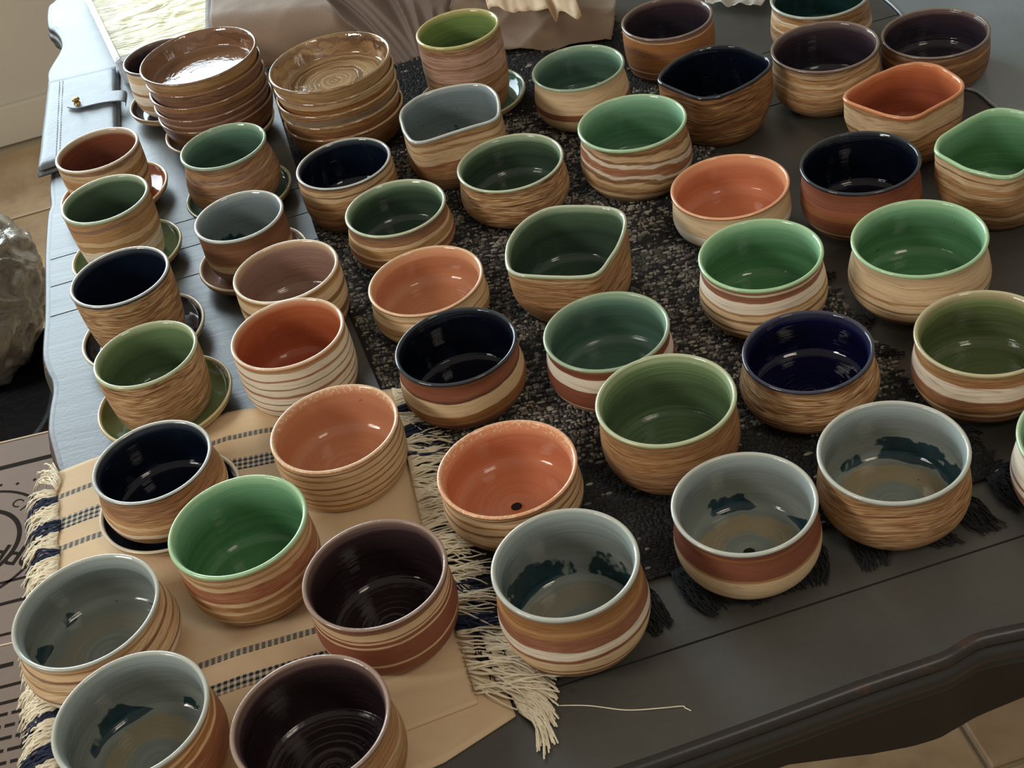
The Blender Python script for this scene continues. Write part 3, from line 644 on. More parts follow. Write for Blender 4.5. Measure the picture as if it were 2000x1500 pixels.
for j in range(rows):
    t = (j+.5)/rows
    pl, pr_ = rug_pt(0, t), rug_pt(1, t); wd = (pr_-pl).length; ax = (pr_-pl).normalized(); ay = Vector((-ax.y, ax.x, 0))
    ycen = (pl.y+pr_.y)/2
    x = rnd.uniform(0, .004)
    rowc = rnd.random()
    while x < wd:
        ln = rnd.choice((.0026, .0032, .004, .0055, .008)) * rnd.uniform(.8, 1.2)
        p = pl+ax*(x+ln/2)+ay*rnd.uniform(-.0006, .0006)
        nz = noise.noise(Vector((p.x*7, p.y*34, 3.1)))
        light = .40+.40*nz+.16*(rowc-.5)
        if p.y < .80: light = .015
        if .80 <= p.y < .83: light *= .8
        if p.y > 1.36: light = .06
        u_ = rnd.random()
        if u_ < light:
            b_ = rnd.uniform(.25, 1.0); col = (.44*b_, .40*b_, .33*b_, 1)
        elif u_ < light*1.75: b_ = rnd.uniform(.5, 1); col = (.13*b_, .122*b_, .105*b_, 1)
        else: b_ = rnd.uniform(.3, 1); col = (.030*b_, .030*b_, .032*b_, 1)
        hz = .0016*rnd.uniform(.7, 1.35); hw = .00165
        i0 = len(V)
        for q in (p-ax*ln*.52, p+ax*ln*.52, p-ay*hw, p+ay*hw): V.append((q.x, q.y, .0024))
        V.append((p.x, p.y, .0024+hz)); m1 = p-ax*ln*.26; m2 = p+ax*ln*.26
        V.append((m1.x, m1.y, .0024+hz*.85)); V.append((m2.x, m2.y, .0024+hz*.85))
        V += [((m1-ay*hw*.8).x, (m1-ay*hw*.8).y, .0025), ((m1+ay*hw*.8).x, (m1+ay*hw*.8).y, .0025), ((m2-ay*hw*.8).x, (m2-ay*hw*.8).y, .0025), ((m2+ay*hw*.8).x, (m2+ay*hw*.8).y, .0025)]
        for f in ((0, 7, 5), (0, 5, 8), (7, 2, 4, 5), (8, 5, 4, 3), (2, 9, 6, 4), (3, 4, 6, 10), (9, 1, 6), (10, 6, 1)):
            Fc.append(tuple(i0+k for k in f))
        cols += [col]*11
        x += ln*.98
m_nub = attr_mat('rug_yarn', .92)
o = obj('woven_yarn', V, Fc, m_nub, rug); o['kind'] = 'stuff'
ca = o.data.color_attributes.new('Col', 'FLOAT_COLOR', 'POINT'); ca.data.foreach_set('color', [c for q in cols for c in q])
m_tassel = plain('black_yarn', '#141518', .85, 200, .5)
def tassel(p0, ang, ln, nst, r=.0008):
    V = []; Fc = []; d = Vector((math.cos(ang), math.sin(ang), 0)); n_ = Vector((-d.y, d.x, 0))
    bend = rnd.uniform(-.35, .35)
    for k in range(nst):
        o1 = rnd.uniform(-1, 1); pts = []; l_ = ln*rnd.uniform(.8, 1.05); ph = rnd.uniform(0, 6)
        for q in range(7):
            t = q/6; w = (.0035+.0075*math.sin(min(1, t*1.15)*PI*.72))
            p = p0+d*l_*t+n_*(o1*w+bend*l_*t*t+.0016*math.sin(ph+t*12)); p.z = .0012+abs(rnd.uniform(0, 1))*.004*math.sin(PI*min(1, t*.9+.1))+(.002*(1-t))
            pts.append(p)
        tube_into(V, Fc, pts, r, 4, .6)
    return obj('tassel', V, Fc, m_tassel, rug)
tass = [(.004, .05), (.10, .30), (.19, .10), (.273, .33), (.37, .22), (.45, 0), (.52, .1), (.61, -.1), (.70, .1), (.79, 0), (.88, .1), (.97, .25)]
for s_, da in tass:
    p = rug_pt(s_, 0); tassel(Vector((p.x, p.y, 0)), math.radians(-86)+da*1.3, .047 if s_ < .9 else .036, 46)
p = rug_pt(1, .0); tassel(Vector((p.x-.004, p.y+.004, 0)), math.radians(-30), .036, 40)
for t_ in (.06, .12, .20, .27, .35):       # fuzzy turned yarn ends along the long side
    p = rug_pt(1, t_); tassel(Vector((p.x-.003, p.y, 0)), math.radians(rnd.uniform(-50, 40)), .016, 9, .0009)

# ------------------------------------------------------------------ cream striped cloth with knotted fringe
def cloth_mat(stripes, name):
    a = NT(name); c = a.coord(); x, y, z = a.sep(c)
    at = a.n('ShaderNodeAttribute', attribute_name='vv'); v = at.outputs['Fac']
    at2 = a.n('ShaderNodeAttribute', attribute_name='uu'); u = at2.outputs['Fac']
    n_ = a.noise(c, 25, 3)
    wv = a.noise(a.comb(a.math('MULTIPLY', u, 30), a.math('MULTIPLY', v, 900), 0), 1, 2)
    col = a.mix(n_, '#cdae86', '#dcc29c')
    col = a.mix(a.math('MULTIPLY', wv, .5), col, '#e8d6b6')
    for v0, w, chk in stripes:
        m_ = a.math('LESS_THAN', a.math('ABSOLUTE', a.math('SUBTRACT', v, v0)), w)
        # woven check: navy warp crossed by cream weft
        cu = a.math('GREATER_THAN', a.math('SINE', a.math('MULTIPLY', u, 2*PI/.0046)), -.25)
        cv = a.math('GREATER_THAN', a.math('SINE', a.math('MULTIPLY', a.math('SUBTRACT', v, v0), 2*PI/chk)), .1)
        navy = a.mix(a.math('MULTIPLY', cu, .8), '#d8c9ac', '#1b2234')
        cc = a.mix(cv, navy, '#2a3040')
        f = a.math('MULTIPLY', m_, a.math('MAXIMUM', cu, cv))
        col = a.mix(f, col, a.mix(a.math('MULTIPLY', cv, cu), '#8c8a80', '#171d2c'))
    fine = a.n('ShaderNodeTexWave', wave_type='BANDS', bands_direction='X'); fine.inputs['Scale'].default_value = 300
    a.l(a.comb(v, u, 0), fine.inputs['Vector'])
    hh = a.math('ADD', a.math('MULTIPLY', wv, .6), a.math('ADD', a.math('MULTIPLY', a.noise(c, 1100, 2), .5), a.math('MULTIPLY', n_, .6)))
    a.set(Base_Color=col, Roughness=.88, Normal=a.bump(hh, .35, .001)); return a.m
def cloth(name, corners, nx, ny, zfun, mat, parent, thick=.0011):
    """corners: back edge points and front edge points as polylines in s"""
    back, front = corners; V = []; Fc = []; uu = []; vv = []
    for lay in (0, 1):
        for j in range(ny+1):
            for i in range(nx+1):
                s_ = i/nx; t = j/ny
                bx, by = interp([(a, b[0]) for a, b in back], s_), interp([(a, b[1]) for a, b in back], s_)
                fx, fy = interp([(a, b[0]) for a, b in front], s_), interp([(a, b[1]) for a, b in front], s_)
                x, y = bx+(fx-bx)*t, by+(fy-by)*t
                V.append((x, y, zfun(x, y, s_, t)+(thick if lay else 0))); uu.append(x); vv.append(t)
    n1 = (nx+1)*(ny+1)
    for j in range(ny):
        for i in range(nx):
            a_ = j*(nx+1)+i; Fc.append((n1+a_, n1+a_+nx+1, n1+a_+nx+2, n1+a_+1)); Fc.append((a_, a_+1, a_+nx+2, a_+nx+1))
    for i in range(nx):
        Fc.append((i, n1+i, n1+i+1, i+1)); b_ = ny*(nx+1)+i; Fc.append((b_, b_+1, n1+b_+1, n1+b_))
    for j in range(ny):
        a_ = j*(nx+1); Fc.append((a_, a_+nx+1, n1+a_+nx+1, n1+a_)); b_ = a_+nx; Fc.append((b_, n1+b_, n1+b_+nx+1, b_+nx+1))
    o = obj(name, V, Fc, mat, parent)
    for nm, dat in (('uu', uu), ('vv', vv)):
        at = o.data.attributes.new(nm, 'FLOAT', 'POINT'); at.data.foreach_set('value', dat)
    return o
cl = thing('fringed_cloth', 'cream cloth with navy woven stripes and long fringes at the front left of the table', 'cloth', (0, 0, T))
backU = [(0, (-.394, .941)), (.08, (-.366, .948)), (.30, (-.300, .958)), (.48, (-.246, .968)), (.62, (-.205, .962)), (.85, (-.140, .952)), (1, (-.098, .946))]
frontU = [(0, (-.352, .560)), (.2, (-.31, .562)), (.84, (-.122, .591)), (1, (-.070, .600))]
ends = lambda s_: 1
def zup(x, y, s_, t):
    w = .0022
    if t < .30: w += .0022*max(0, math.sin(x*60+y*22))*max(0, 1-abs(t-.06)/.22)*(1 if x > -.27 or t < .03 else .0)
    return w
# t of a stripe measured down from the back edge
mU = cloth_mat([(.088, .0078, .0042), (.178, .019, .0135), (.255, .0085, .0042), (.700, .0080, .0042), (.770, .015, .0135)], 'striped_cloth')
cloth('cloth_top_layer', (backU, frontU), 60, 90, zup, mU, cl)
mL = cloth_mat([], 'plain_cloth')
backL = [(0, (-.386, .90)), (1, (-.100, .93))]
frontL = [(0, (-.350, .530)), (.15, (-.30, .528)), (.86, (-.100, .560)), (1, (-.047, .584))]
cloth('cloth_under_layer', (backL, frontL), 30, 60, lambda x, y, s_, t: .0004, mL, cl, .0014)
def strand_mat(name, a_, b_):
    return plain(name, a_, .85, 500, .25)
m_cream = plain('cream_yarn', '#efe2c8', .85, 350, .22); m_navy = plain('navy_yarn', '#1f2a44', .85, 350, .4)
def fringe(side):
    V = {0: [], 1: []}; Fc = {0: [], 1: []}
    rr = random.Random(11 if side else 5)
    n = 620 if not side else 520
    for k in range(n):
        t = (k+rr.random())/n
        clump = noise.noise(Vector((t*38, side*9.0, 1.7)))
        if not side:        # table end: strands run out over the edge and droop
            x0, y0 = -.391+.040*t+.004*noise.noise(Vector((t*20, 0, 0))), .938-(.938-.565)*t
            ln = .036*rr.uniform(.75, 1.2)
            ang = PI+.18+.55*clump+rr.uniform(-.12, .12)
            if t < .06: ang = PI-.5-rr.uniform(0, .7)
            nav = any(abs(t-q) < w for q, w in ((.088, .011), (.178, .020), (.262, .010), (.705, .012), (.79, .02)))
            pts = []
            drop = rr.uniform(.35, .9)
            for q in range(8):
                w = q/7
                d = Vector((math.cos(ang+.35*clump*w), math.sin(ang+.35*clump*w), 0))
                over = max(0, w*ln-.010)
                p = Vector((x0, y0, .0032+rr.uniform(0, .002)))+d*(w*ln*(1-.15*w))
                p.z += .003*math.sin(w*PI)*rr.random()-over*over*28*drop
                pts.append(p)
        else:               # towards the rug: lies flat, tangled
            up_ = k % 2
            x0 = interp([(0, -.100), (.5, -.090), (.9, -.074), (1, -.070)], t); y0 = .944-(.944-.604)*t
            ln = .036*rr.uniform(.7, 1.15); ang = -.15+.75*clump+rr.uniform(-.18, .18)-.25*(t > .8)
            nav = any(abs(t-q) < w for q, w in ((.088, .010), (.178, .02), (.26, .010), (.70, .012), (.80, .03)))
            zb = .0045 if rr.random() < .5 else .0075
            if t > .82: x0 += rr.choice((0, .016)); ln *= 1.1
            pts = []
            cv = rr.uniform(-.7, .3)
            for q in range(8):
                w = q/7; an = ang+cv*w+.5*math.sin(w*3+clump*5)*.4
                d = Vector((math.cos(an), math.sin(an), 0))
                p = (Vector((x0, y0, zb-.001)) if not pts else pts[-1])+(d*(ln/7) if pts else Vector((0, 0, 0)))
                p.z = max(.0052, zb+.0028*math.sin(w*PI)*rr.random()-.001*w)
                pts.append(p)
        kk = 1 if nav else 0
        tube_into(V[kk], Fc[kk], pts, .00085, 5, .55)
    if side:                # the under layer's own fringe, curled over the table at the front corner
        for k in range(240):
            t = k/240
            x0 = -.060+.016*t; y0 = .662-.077*t
            ln = .040*rr.uniform(.8, 1.1); an = .40-1.25*t+rr.uniform(-.14, .14)
            pts = [Vector((x0, y0, .003+rr.uniform(0, .003)))]
            for q in range(8):
                an2 = an+(-.75*(q/7))*(1 if t > .4 else .5)+.3*noise.noise(Vector((t*14, q*.3, 0)))
                p = pts[-1]+Vector((math.cos(an2), math.sin(an2), 0))*(ln/8); p.z = max(.0012, .003+.004*math.sin(q/7*PI)*rr.random()-.0004*q); pts.append(p)
            tube_into(V[0], Fc[0], pts, .00095, 5, .7)
    a_ = obj('fringe', V[0], Fc[0], m_cream, cl); a_['kind'] = 'stuff'
    b_ = obj('fringe', V[1], Fc[1], m_navy, cl); b_['kind'] = 'stuff'; b_['label'] = 'navy fringe strands'
fringe(0); fringe(1)

# loose thread on the table
pts = spline([(-.019, .585, .0006), (.001, .579, .0008), (.024, .569, .0006), (.045, .564, .0012), (.059, .562, .0007), (.061, .560, .0006), (.064, .557, .0006)], 6)
V = []; Fc = []; tube_into(V, Fc, pts, .0004, 5)
tag(obj('loose_thread', V, Fc, m_cream, loc=(0, 0, T)), 'single cream thread lying straight out from the fringe on the bare table', 'thread')

# ------------------------------------------------------------------ leather case
m_leather = NT('grey_leather')
c = m_leather.coord()
m_leather.set(Base_Color=m_leather.mix(m_leather.noise(c, 40, 4), '#5d6468', '#6c7377'), Roughness=.42, Normal=m_leather.bump(m_leather.math('ADD', m_leather.noise(c, 260, 4, .6), m_leather.math('MULTIPLY', m_leather.noise(c, 45, 3), 1.0)), .35, .0012))
m_leather = m_leather.m
le = thing('leather_case', 'grey leather folding case closed by a pointed strap, on the table end', 'case', (0, 0, T))
# soft slab following the table and drooping a little over its edge
cor = [(-.488, 1.712), (-.396, 1.712), (-.378, 1.500), (-.474, 1.480)]
def slab(name, q, z0, z1, mat, parent, n=18, droop=None, rnd_=.004, wob=.0008):
    V = []; Fc = []
    for lay in (0, 1):
        for j in range(n+1):
            for i in range(n+1):
                s_, t = i/n, j/n
                a_ = Vector(q[0]).lerp(Vector(q[1]), s_); b_ = Vector(q[3]).lerp(Vector(q[2]), s_); p = a_.lerp(b_, t)
                ed = min(s_, 1-s_, t, 1-t)*n
                z = (z1-(z1-z0)*.45*(1-min(1, ed/1.2))**2+wob*noise.noise(Vector((p.x*60, p.y*60, 2)))) if lay else z0
                if droop: z -= droop(p.x, p.y)
                V.append((p.x, p.y, z))
    n1 = (n+1)**2
    for j in range(n):
        for i in range(n):
            a_ = j*(n+1)+i; Fc.append((n1+a_, n1+a_+n+1, n1+a_+n+2, n1+a_+1)); Fc.append((a_, a_+1, a_+n+2, a_+n+1))
    for i in range(n):
        Fc.append((i, n1+i, n1+i+1, i+1)); b_ = n*(n+1)+i; Fc.append((b_, b_+1, n1+b_+1, n1+b_))
    for j in range(n):
        a_ = j*(n+1); Fc.append((a_, a_+n+1, n1+a_+n+1, n1+a_)); b_ = a_+n; Fc.append((b_, n1+b_, n1+b_+n+1, b_+n+1))
    return obj(name, V, Fc, mat, parent)
slab('leather_cover', cor, .0006, .0075, m_leather, le)
slab('leather_cover', [(a+.003, b) if i in (0, 3) else (a-.002, b-.001) for i, (a, b) in enumerate(cor)], .0079, .0125, m_leather, le)
sp = spline([(-.378, 1.612, .006), (-.377, 1.6125, .0115), (-.384, 1.613, .0145), (-.405, 1.6155, .0158), (-.43, 1.6165, .0152), (-.449, 1.6155, .0145)], 5)
V = []; Fc = []
for i, p in enumerate(sp):
    t = i/(len(sp)-1); w = .0135*(1 if t < .84 else max(.04, (1-t)/.16))
    for dy, dz in ((-w, 0), (w, 0), (w, .0016), (-w, .0016)): V.append((p.x, p.y+dy, p.z+dz))
for i in range(len(sp)-1):
    for k in range(4): Fc.append((i*4+k, i*4+(k+1) % 4, i*4+4+(k+1) % 4, i*4+4+k))
obj('strap', V, Fc, m_leather, le, smooth=False)
m_brass = plain('brass', '#b08d52', .3, 30, .1, Metallic=1.0)
V = []; Fc = []
pr = [(0, .0045), (.002, .0034), (.0035, .0030), (.0050, .0050), (.0068, .0044), (.0076, .0006)]
for z, r in pr:
    for k in range(16): V.append((-.436+r*math.cos(k*PI/8), 1.6165+r*math.sin(k*PI/8), .0165+z))
for j in range(len(pr)-1):
    for k in range(16): Fc.append((j*16+k, j*16+(k+1) % 16, (j+1)*16+(k+1) % 16, (j+1)*16+k))
obj('stud', V, Fc, m_brass, le)['label'] = 'brass stud'
m_stitch = plain('stitch_thread', '#cfd3cf', .7)
V = []; Fc = []
for q in range(2):
    for k in range(30):
        t = k/30; x = -.4685+q*.0042+.017*t; y = 1.700-.20*t
        tube_into(V, Fc, [(x, y, .0126), (x+.0003, y-.0024, .0134), (x+.0005, y-.0046, .0126)], .0004, 4)
st_ = obj('stitching', V, Fc, m_stitch, le); st_['kind'] = 'stuff'

# ------------------------------------------------------------------ clear tray with crumpled pale wrap
def film_mat(name, tint, alpha, rough=.12, bump=.5, bs=40):
    a = NT(name); c = a.coord(); n_ = a.noise(c, bs, 5, .6, .8)
    a.set(Base_Color=tint, Roughness=rough, Alpha=alpha, Normal=a.bump(n_, bump, .004)); a.b.inputs['Specular IOR Level'].default_value = .9
    return a.m
m_clear = film_mat('clear_plastic', '#c9ccd2', .55, .12, .1)
tr = thing('plastic_tray', 'clear plastic tray holding crumpled pale yellow wrap beside the leather case', 'tray', (0, 0, T))
def wallstrip(name, pts, h0, h1, th, mat, parent, lean=0.0):
    V = []; Fc = []
    for i, p in enumerate(pts):
        p = Vector((p[0], p[1], 0)); d = (Vector(pts[min(i+1, len(pts)-1)]).to_3d()-Vector(pts[max(i-1, 0)]).to_3d()).normalized(); n_ = Vector((-d.y, d.x, 0))
        for off, z in ((0, h0), (lean, h1-.002), (lean+.006, h1), (lean+.006, h1-.0015), (lean-th, h1-.003), (-th, h0)):
            q = p+n_*off; V.append((q.x, q.y, z))
    for i in range(len(pts)-1):
        for k in range(6): Fc.append((i*6+k, i*6+6+k, i*6+6+(k+1) % 6, i*6+(k+1) % 6))
    return obj(name, V, Fc, mat, parent, smooth=False)
A_, B_, C_, D_ = (-.386, 1.676), (-.268, 1.700), (-.275, 2.02), (-.468, 1.990)
wallstrip('tray_wall', [D_, A_], .001, .034, .0015, m_clear, tr, -.001)
wallstrip('tray_wall', [A_, B_], .001, .034, .0015, m_clear, tr, -.001)
wallstrip('tray_wall', [B_, C_], .001, .034, .0015, m_clear, tr, -.001)
wallstrip('tray_wall', [C_, D_], .001, .034, .0015, m_clear, tr, -.001)
obj('tray_floor', [(A_[0], A_[1], .001), (B_[0], B_[1], .001), (C_[0], C_[1], .001), (D_[0], D_[1], .001)], [(0, 1, 2, 3)], m_clear, tr, smooth=False)
def crumple(name, q, zf, mat, parent, nx=60, ny=60, amp=.006, sc=22, seed=0, loc=None, edge=None):
    V = []; Fc = []
    for j in range(ny+1):
        for i in range(nx+1):
            s_, t = i/nx, j/ny
            a_ = Vector(q[0]).lerp(Vector(q[1]), s_); b_ = Vector(q[3]).lerp(Vector(q[2]), s_); p = a_.lerp(b_, t)
            if edge: p = p+edge(s_, t)
            v = Vector((p.x*sc, p.y*sc, seed))
            n_ = (1-abs(noise.noise(v)))**2*1.0+.5*(1-abs(noise.noise(v*2.3)))**2
            V.append((p.x, p.y, max(.0012, zf(s_, t)+amp*(n_-.75))))
    for j in range(ny):
        for i in range(nx):
            a_ = j*(nx+1)+i; Fc.append((a_, a_+1, a_+nx+2, a_+nx+1))
    o = obj(name, V, Fc, mat, parent, loc=loc)
    md = o.modifiers.new('sheet', 'SOLIDIFY'); md.thickness = .0004; md.offset = 1
    return o
def wrap_mat():
    a = NT('pale_wrap'); c = a.coord()
    x, y, z = a.sep(c)
    n_ = a.noise(a.comb(a.math('MULTIPLY', x, 14), a.math('MULTIPLY', y, 45), 0), 1, 4, .55, 1.2)
    col = a.ramp(n_, [(.3, '#c9bd8c'), (.5, '#e2d7a4'), (.62, '#d2c795')])
    a.set(Base_Color=col, Roughness=.4, Normal=a.bump(n_, .9, .008)); a.b.inputs['Specular IOR Level'].default_value = .25; return a.m
crumple('crumpled_wrap', [(-.381, 1.684), (-.274, 1.706), (-.281, 2.012), (-.462, 1.984)], lambda s_, t: .017, wrap_mat(), tr, 70, 90, .0035, 18, 4)

# ------------------------------------------------------------------ kraft papers
def kraft_mat(name, c1, c2):
    a = NT(name); c = a.coord(); n_ = a.noise(c, 12, 4); f = a.noise(c, 500, 3)
    a.set(Base_Color=a.mix(n_, c1, c2), Roughness=.75, Normal=a.bump(a.math('ADD', f, a.math('MULTIPLY', a.noise(c, 60, 4), 1.5)), .25, .001)); return a.m
m_kraft = kraft_mat('kraft_paper', '#826c57', '#8f7963')
m_kraft2 = kraft_mat('mauve_kraft_paper', '#75675f', '#8a7b72')
def zk(s_, t):
    front = min(1, t/.16); z = .050*math.sin(front*PI/2)
    z *= 1-.35*max(0, (s_-.8)/.2)
    return .002+z*(min(1, (1-s_)/.03+.0)*.0+1)
def kraft_edge(s_, t): return Vector((0, .006*math.sin(s_*14)*(1-t), 0)).to_2d() if False else Vector((0, 0))
o = crumple('kraft_bag', [(-.262, 1.640), (-.070, 1.570), (-.062, 1.95), (-.258, 2.04)], zk, m_kraft, None, 60, 70, .004, 9, 1, loc=(0, 0, T))
tag(o, 'large smooth brown kraft paper bag lying behind the two plate stacks', 'paper bag')
# gathered, upright folds between the bag and the tall cup
V = []; Fc = []; nf, nh = 90, 24
for j in range(nh+1):
    t = j/nh
    for i in range(nf+1):
        s_ = i/nf
        ang = s_*PI*1.0
        base = Vector((-.045+.050*s_, 1.548+.012*s_, 0)); top = Vector((-.125+.185*s_, 1.66+.02*s_, 0))
        p = base.lerp(top, t**.9)
        fold = .030*(t+.10)*(1-abs(noise.noise(Vector((s_*6.0+.8*t, t*.9, 5))))*2.6)
        V.append((p.x, p.y-fold, .002+.085*t**1.15-.02*t*t*s_))
for j in range(nh):
    for i in range(nf):
        a_ = j*(nf+1)+i; Fc.append((a_, a_+1, a_+nf+2, a_+nf+1))
o = obj('crumpled_paper', V, Fc, m_kraft2, loc=(0, 0, T)); md = o.modifiers.new('sheet', 'SOLIDIFY'); md.thickness = .0005
tag(o, 'mauve grey paper gathered into upright folds beside the tall lime green cup', 'paper')
kp = thing('kraft_paper_sheet', 'torn brown kraft paper sheet spread between the tall cup and the purple bowl', 'paper', (0, 0, T))
def zp(s_, t):
    return .0055+.030*max(0, math.sin(min(1, t*1.3)*PI*.5))*(1-.55*s_)+.008*math.sin(s_*5+t*3)**2*t
def jag(s_, t): 
    e = .004*noise.noise(Vector((s_*9, t*9, 0)))
    return Vector((e*(s_ > .95), e*(t > .95)))
crumple('paper_sheet', [(.008, 1.550), (.200, 1.480), (.232, 1.570), (.066, 1.74)], zp, m_kraft, kp, 60, 40, .006, 15, 8, edge=lambda s_, t: Vector((0, -.012*math.sin(s_*PI)*(1-t))))
# torn flap standing up over the sheet
V = []; Fc = []; nx, ny = 60, 14
for j in range(ny+1):
    t = j/ny
    for i in range(nx+1):
        s_ = i/nx
        tear = .009*noise.noise(Vector((s_*5.5, 1.3, 0)))+.004*noise.noise(Vector((s_*17, 4.3, 0)))
        x = .072+.098*s_; y = 1.556-.060*s_-.018*(1-t)+tear*(1-t)
        y += t*.10; z = .048+.012*math.sin(t*PI*.6)+.010*abs(noise.noise(Vector((s_*4, t*2, 7))))
        z -= .016*max(0, .05-abs(s_-.72))/.05*(1-t); y -= .016*max(0, .10-abs(s_-.93))/.10*(1-t)
        V.append((x, y, z))
for j in range(ny):
    for i in range(nx):
        a_ = j*(nx+1)+i; Fc.append((a_, a_+1, a_+nx+2, a_+nx+1))
o = obj('torn_flap', V, Fc, kraft_mat('light_kraft', '#c0a684', '#cdb391'), kp); md = o.modifiers.new('sheet', 'SOLIDIFY'); md.thickness = .0005; o['label'] = 'paler torn flap'

# ------------------------------------------------------------------ plastic films
m_film = film_mat('milky_film', '#cfcabb', .62, .2, .6, 30)
o = crumple('plastic_film', [(.318, 1.512), (.372, 1.468), (.455, 1.56), (.36, 1.66)], lambda s_, t: .006+.012*t, m_film, None, 30, 30, .010, 30, 12, loc=(0, 0, T))
tag(o, 'milky clear plastic film behind the purple bowl and the dark teal bowl', 'plastic film')
m_sheet = film_mat('grey_plastic_sheet', '#8b979b', .85, .22, .45, 9)
sheetq = [(.456, 1.290), (.530, 1.128), (.86, 1.05), (.60, 1.62)]
sh = thing('plastic_sheet', 'clear grey plastic sheet with pale rolled edges under the purple bowl by the photo corner', 'plastic sheet', (0, 0, T))
def sheet_poly(s_, t): return Vector((0, 0))
V = []; Fc = []
outl = [(.500, 1.470), (.506, 1.378), (.470, 1.335), (.455, 1.285), (.478, 1.235), (.512, 1.205), (.519, 1.165), (.532, 1.128), (.62, 1.06), (.74, 1.00), (.84, 1.1), (.82, 1.35), (.70, 1.55), (.56, 1.60)]
pl = spline([Vector((x, y, 0)) for x, y in outl+[outl[0]]], 5)[:-1]; cen = Vector((.65, 1.30, 0))
nr = 14
for j in range(nr+1):
    for p in pl:
        q = cen.lerp(p, j/nr); rise = .0035*noise.noise(Vector((q.x*9, q.y*16, 2)))+.0012
        ins = min(1, max(0, ((q-Vector((.493, 1.2545, 0))).length-.058)/.03))
        V.append((q.x, q.y, .0008+max(0, rise)*ins*(1-(j/nr)**6*.6)))
npn = len(pl)
for j in range(nr):
    for i in range(npn): Fc.append((j*npn+i, (j+1)*npn+i, (j+1)*npn+(i+1) % npn, j*npn+(i+1) % npn))
obj('sheet_film', V, Fc, m_sheet, sh)
V = []; Fc = []; pts = [Vector((p.x, p.y, .0022)) for p in pl]; tube_into(V, Fc, pts+[pts[0]], .0016, 6)
obj('rolled_edge', V, Fc, film_mat('edge_plastic', '#a9aeae', .8, .2, .2), sh)

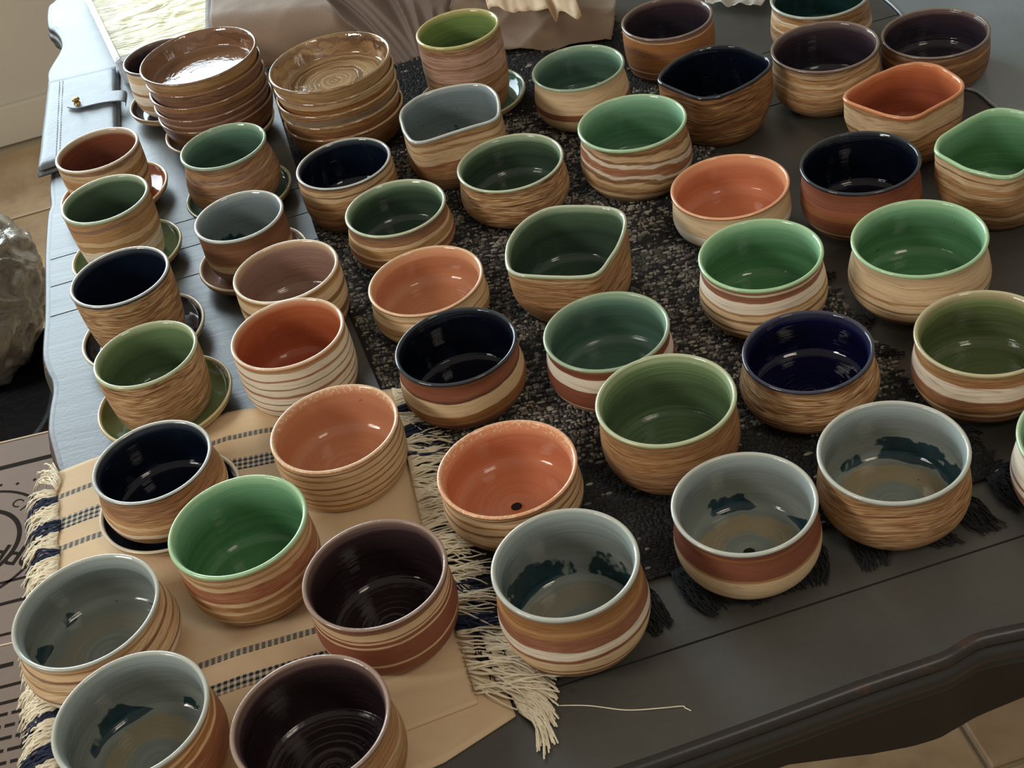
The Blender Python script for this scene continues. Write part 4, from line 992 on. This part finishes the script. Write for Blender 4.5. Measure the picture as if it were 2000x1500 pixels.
# ------------------------------------------------------------------ things on the floor beyond the table end
def printed_box():
    m_card = kraft_mat('cardboard', '#6e5745', '#7b624e'); m_in = kraft_mat('cardboard_dark', '#5e4836', '#6b523e'); m_ink = plain('black_ink', '#2a231e', .95); m_ink.node_tree.nodes['Principled BSDF'].inputs['Specular IOR Level'].default_value = .05
    m_rim = plain('cut_card_edge', '#cdb795', .8)
    t = thing('cardboard_box', 'brown cardboard box printed in black, on the floor beside the table end', 'box', (0, 0, 0))
    zt = T-.35
    x0, x1, y0, ym, y1 = -1.02, -.47, .70, 1.105, 1.473
    def b(name, X0, X1, Y0, Y1, Z0, Z1, m, par=t):
        V = [(x, y, z) for z in (Z0, Z1) for x, y in ((X0, Y0), (X1, Y0), (X1, Y1), (X0, Y1))]
        return obj(name, V, [(0, 3, 2, 1), (4, 5, 6, 7), (0, 1, 5, 4), (1, 2, 6, 5), (2, 3, 7, 6), (3, 0, 4, 7)], m, par, smooth=False)
    b('box_side', x0, x1, y0, y0+.004, .001, zt-.006, m_card); b('box_side', x0, x1, y1-.004, y1, .001, zt-.006, m_card)
    b('box_side', x0, x0+.004, y0+.004, y1-.004, .001, zt-.006, m_card); b('box_side', x1-.004, x1, y0+.004, y1-.004, .001, zt-.006, m_card)
    f1 = b('flap', x0, x1, ym-.01, y1, zt-.005, zt-.001, m_card)
    f2 = b('flap', x0, x1, y0, ym, zt+.0005, zt+.0045, m_card)
    b('cut_edge', x0, x1, y1, y1+.002, zt-.005, zt, m_rim); b('cut_edge', x0, x1, ym, ym+.002, zt+.0005, zt+.005, m_rim)
    def text(s_, x, y, size, rot, par, z, bold=.0):
        cu = bpy.data.curves.new('printed_lettering', 'FONT'); cu.body = s_; cu.size = size; cu.extrude = .0001; cu.offset = bold
        o = bpy.data.objects.new('printed_lettering', cu); o.location = (x, y, z); o.rotation_euler = (0, 0, rot); cu.materials.append(m_ink); link(o)
        bpy.context.view_layer.update(); me = bpy.data.meshes.new_from_object(o.evaluated_get(bpy.context.evaluated_depsgraph_get()))
        o2 = bpy.data.objects.new('printed_lettering', me); o2.location = o.location; o2.rotation_euler = o.rotation_euler; bpy.data.objects.remove(o); bpy.data.curves.remove(cu)
        o2['kind'] = 'stuff'; link(o2, par); return o2
    z1 = zt-.0008; z2 = zt+.0047
    # lines, dots and ring print on the far flap
    def bar(X0, Y0, X1, Y1, w, par, z, nm='printed_line'):
        a_ = Vector((X0, Y0, z)); c_ = Vector((X1, Y1, z)); d = (c_-a_).normalized(); n_ = Vector((-d.y, d.x, 0))*w/2
        return [a_-n_, c_-n_, c_+n_, a_+n_]
    V = []; Fc = []
    def add(q): 
        i0 = len(V); V.extend(q); Fc.append(tuple(range(i0, i0+len(q))))
    add(bar(-1.0, 1.415, -.48, 1.425, .008, f1, z1))
    add(bar(-1.0, 1.165, -.48, 1.180, .005, f1, z1)); add(bar(-1.0, 1.125, -.48, 1.128, .004, f1, z1)); add(bar(-1.0, 1.20, -.48, 1.215, .004, f1, z1))
    cx, cy = -.675, 1.285
    for R_, w_ in ((.094, .004), (.060, .006)):
        for k in range(60):
            a0, a1 = k*PI/30, (k+1)*PI/30
            add([Vector((cx+r*math.cos(a), cy+r*math.sin(a), z1)) for r, a in ((R_-w_/2, a0), (R_+w_/2, a0), (R_+w_/2, a1), (R_-w_/2, a1))])
    for k in range(12):
        x = -.74+.022*k; add([Vector((x+.0025*math.cos(a*PI/3), 1.385+.003*math.sin(k*2)+.0025*math.sin(a*PI/3), z1)) for a in range(6)])
    obj('printed_mark', V, Fc, m_ink, f1, smooth=False)['kind'] = 'stuff'
    for k, ch in enumerate('ORA CI'):
        a0 = math.radians(112-14*k); text(ch, cx+.072*math.cos(a0), cy+.072*math.sin(a0), .020, a0-PI/2, f1, z1)
    text('dddo', -.672, 1.262, .042, math.radians(-24), f1, z1, .0006)
    # text block on the near flap, too small to read: broken lines
    V = []; Fc = []; rr = random.Random(4)
    for k, y in enumerate((1.075, 1.045, 1.022, 1.006, .990, .974, .958, .942)):
        x = -.80
        xe = (-.592, -.535, -.555, -.53, -.53, -.53, -.53, -.57)[k]
        while x < xe:
            l_ = rr.uniform(.010, .034); add(bar(x, y+.02*(x+.6), min(x+l_, xe), y+.02*(min(x+l_, xe)+.6), (.006 if k < 1 else .0042), f2, z2)); x += l_+.004
    for y in (.858, .848, .838):
        add(bar(-.80, y, -.56, y+.004, .003, f2, z2))
    obj('printed_mark', V, Fc, m_ink, f2, smooth=False)['kind'] = 'stuff'
printed_box()
m_bin = NT('black_weave'); c = m_bin.coord()
m_bin.set(Base_Color='#15171b', Roughness=.7, Normal=m_bin.bump(m_bin.noise(c, 70, 4), .8, .006)); m_bin = m_bin.m
bb = thing('storage_bin', 'black fabric bin standing on the floor beside the table end', 'bin', (-.86, 1.80, 0))
V = []; Fc = []
pr = [(.001, .150), (.02, .158), (.12, .166), (.22, .172), (.245, .176), (.25, .176), (.25, .168), (.235, .166), (.20, .165), (.195, .02)]
for z, r in pr:
    for k in range(48):
        th = 2*PI*k/48; e = (abs(math.cos(th))**4+abs(math.sin(th))**4)**(-.25)
        V.append((r*e*math.cos(th), r*e*math.sin(th), z+.004*math.sin(th*5)*(z > .2)))
for j in range(len(pr)-1):
    for k in range(48): Fc.append((j*48+k, j*48+(k+1) % 48, (j+1)*48+(k+1) % 48, (j+1)*48+k))
obj('bin_body', V, Fc, m_bin, bb)
# crumpled cellophane bag resting in the bin
bm = bmesh.new(); bmesh.ops.create_icosphere(bm, subdivisions=6, radius=1)
for v in bm.verts:
    d = v.co.normalized(); w_ = d+.35*noise.noise_vector(d*2.2)
    n_ = 1.02+.10*noise.noise(d*1.6)-.16*abs(noise.noise(w_*3.0))-.05*abs(noise.noise(w_*6.5+Vector((4, 1, 0))))-.02*abs(noise.noise(w_*14))
    v.co = Vector((d.x*.150, d.y*.175, d.z*.135))*n_
m_cello = NT('crinkled_cellophane'); c = m_cello.coord()
nz = m_cello.noise(c, 20, 5, .6, 1.2)
m_cello.set(Base_Color=m_cello.mix(nz, '#857a6a', '#a59a8a'), Roughness=.14, Normal=m_cello.bump(nz, .5, .012)); m_cello.b.inputs['Specular IOR Level'].default_value = 1.0
m_cello.b.inputs['Coat Weight'].default_value = .6
tag(bobj('plastic_bag', bm, m_cello.m, None, True, loc=(-.830, 1.955, .335)), 'crumpled shiny plastic bag bulging out of the black bin by the table end', 'bag')
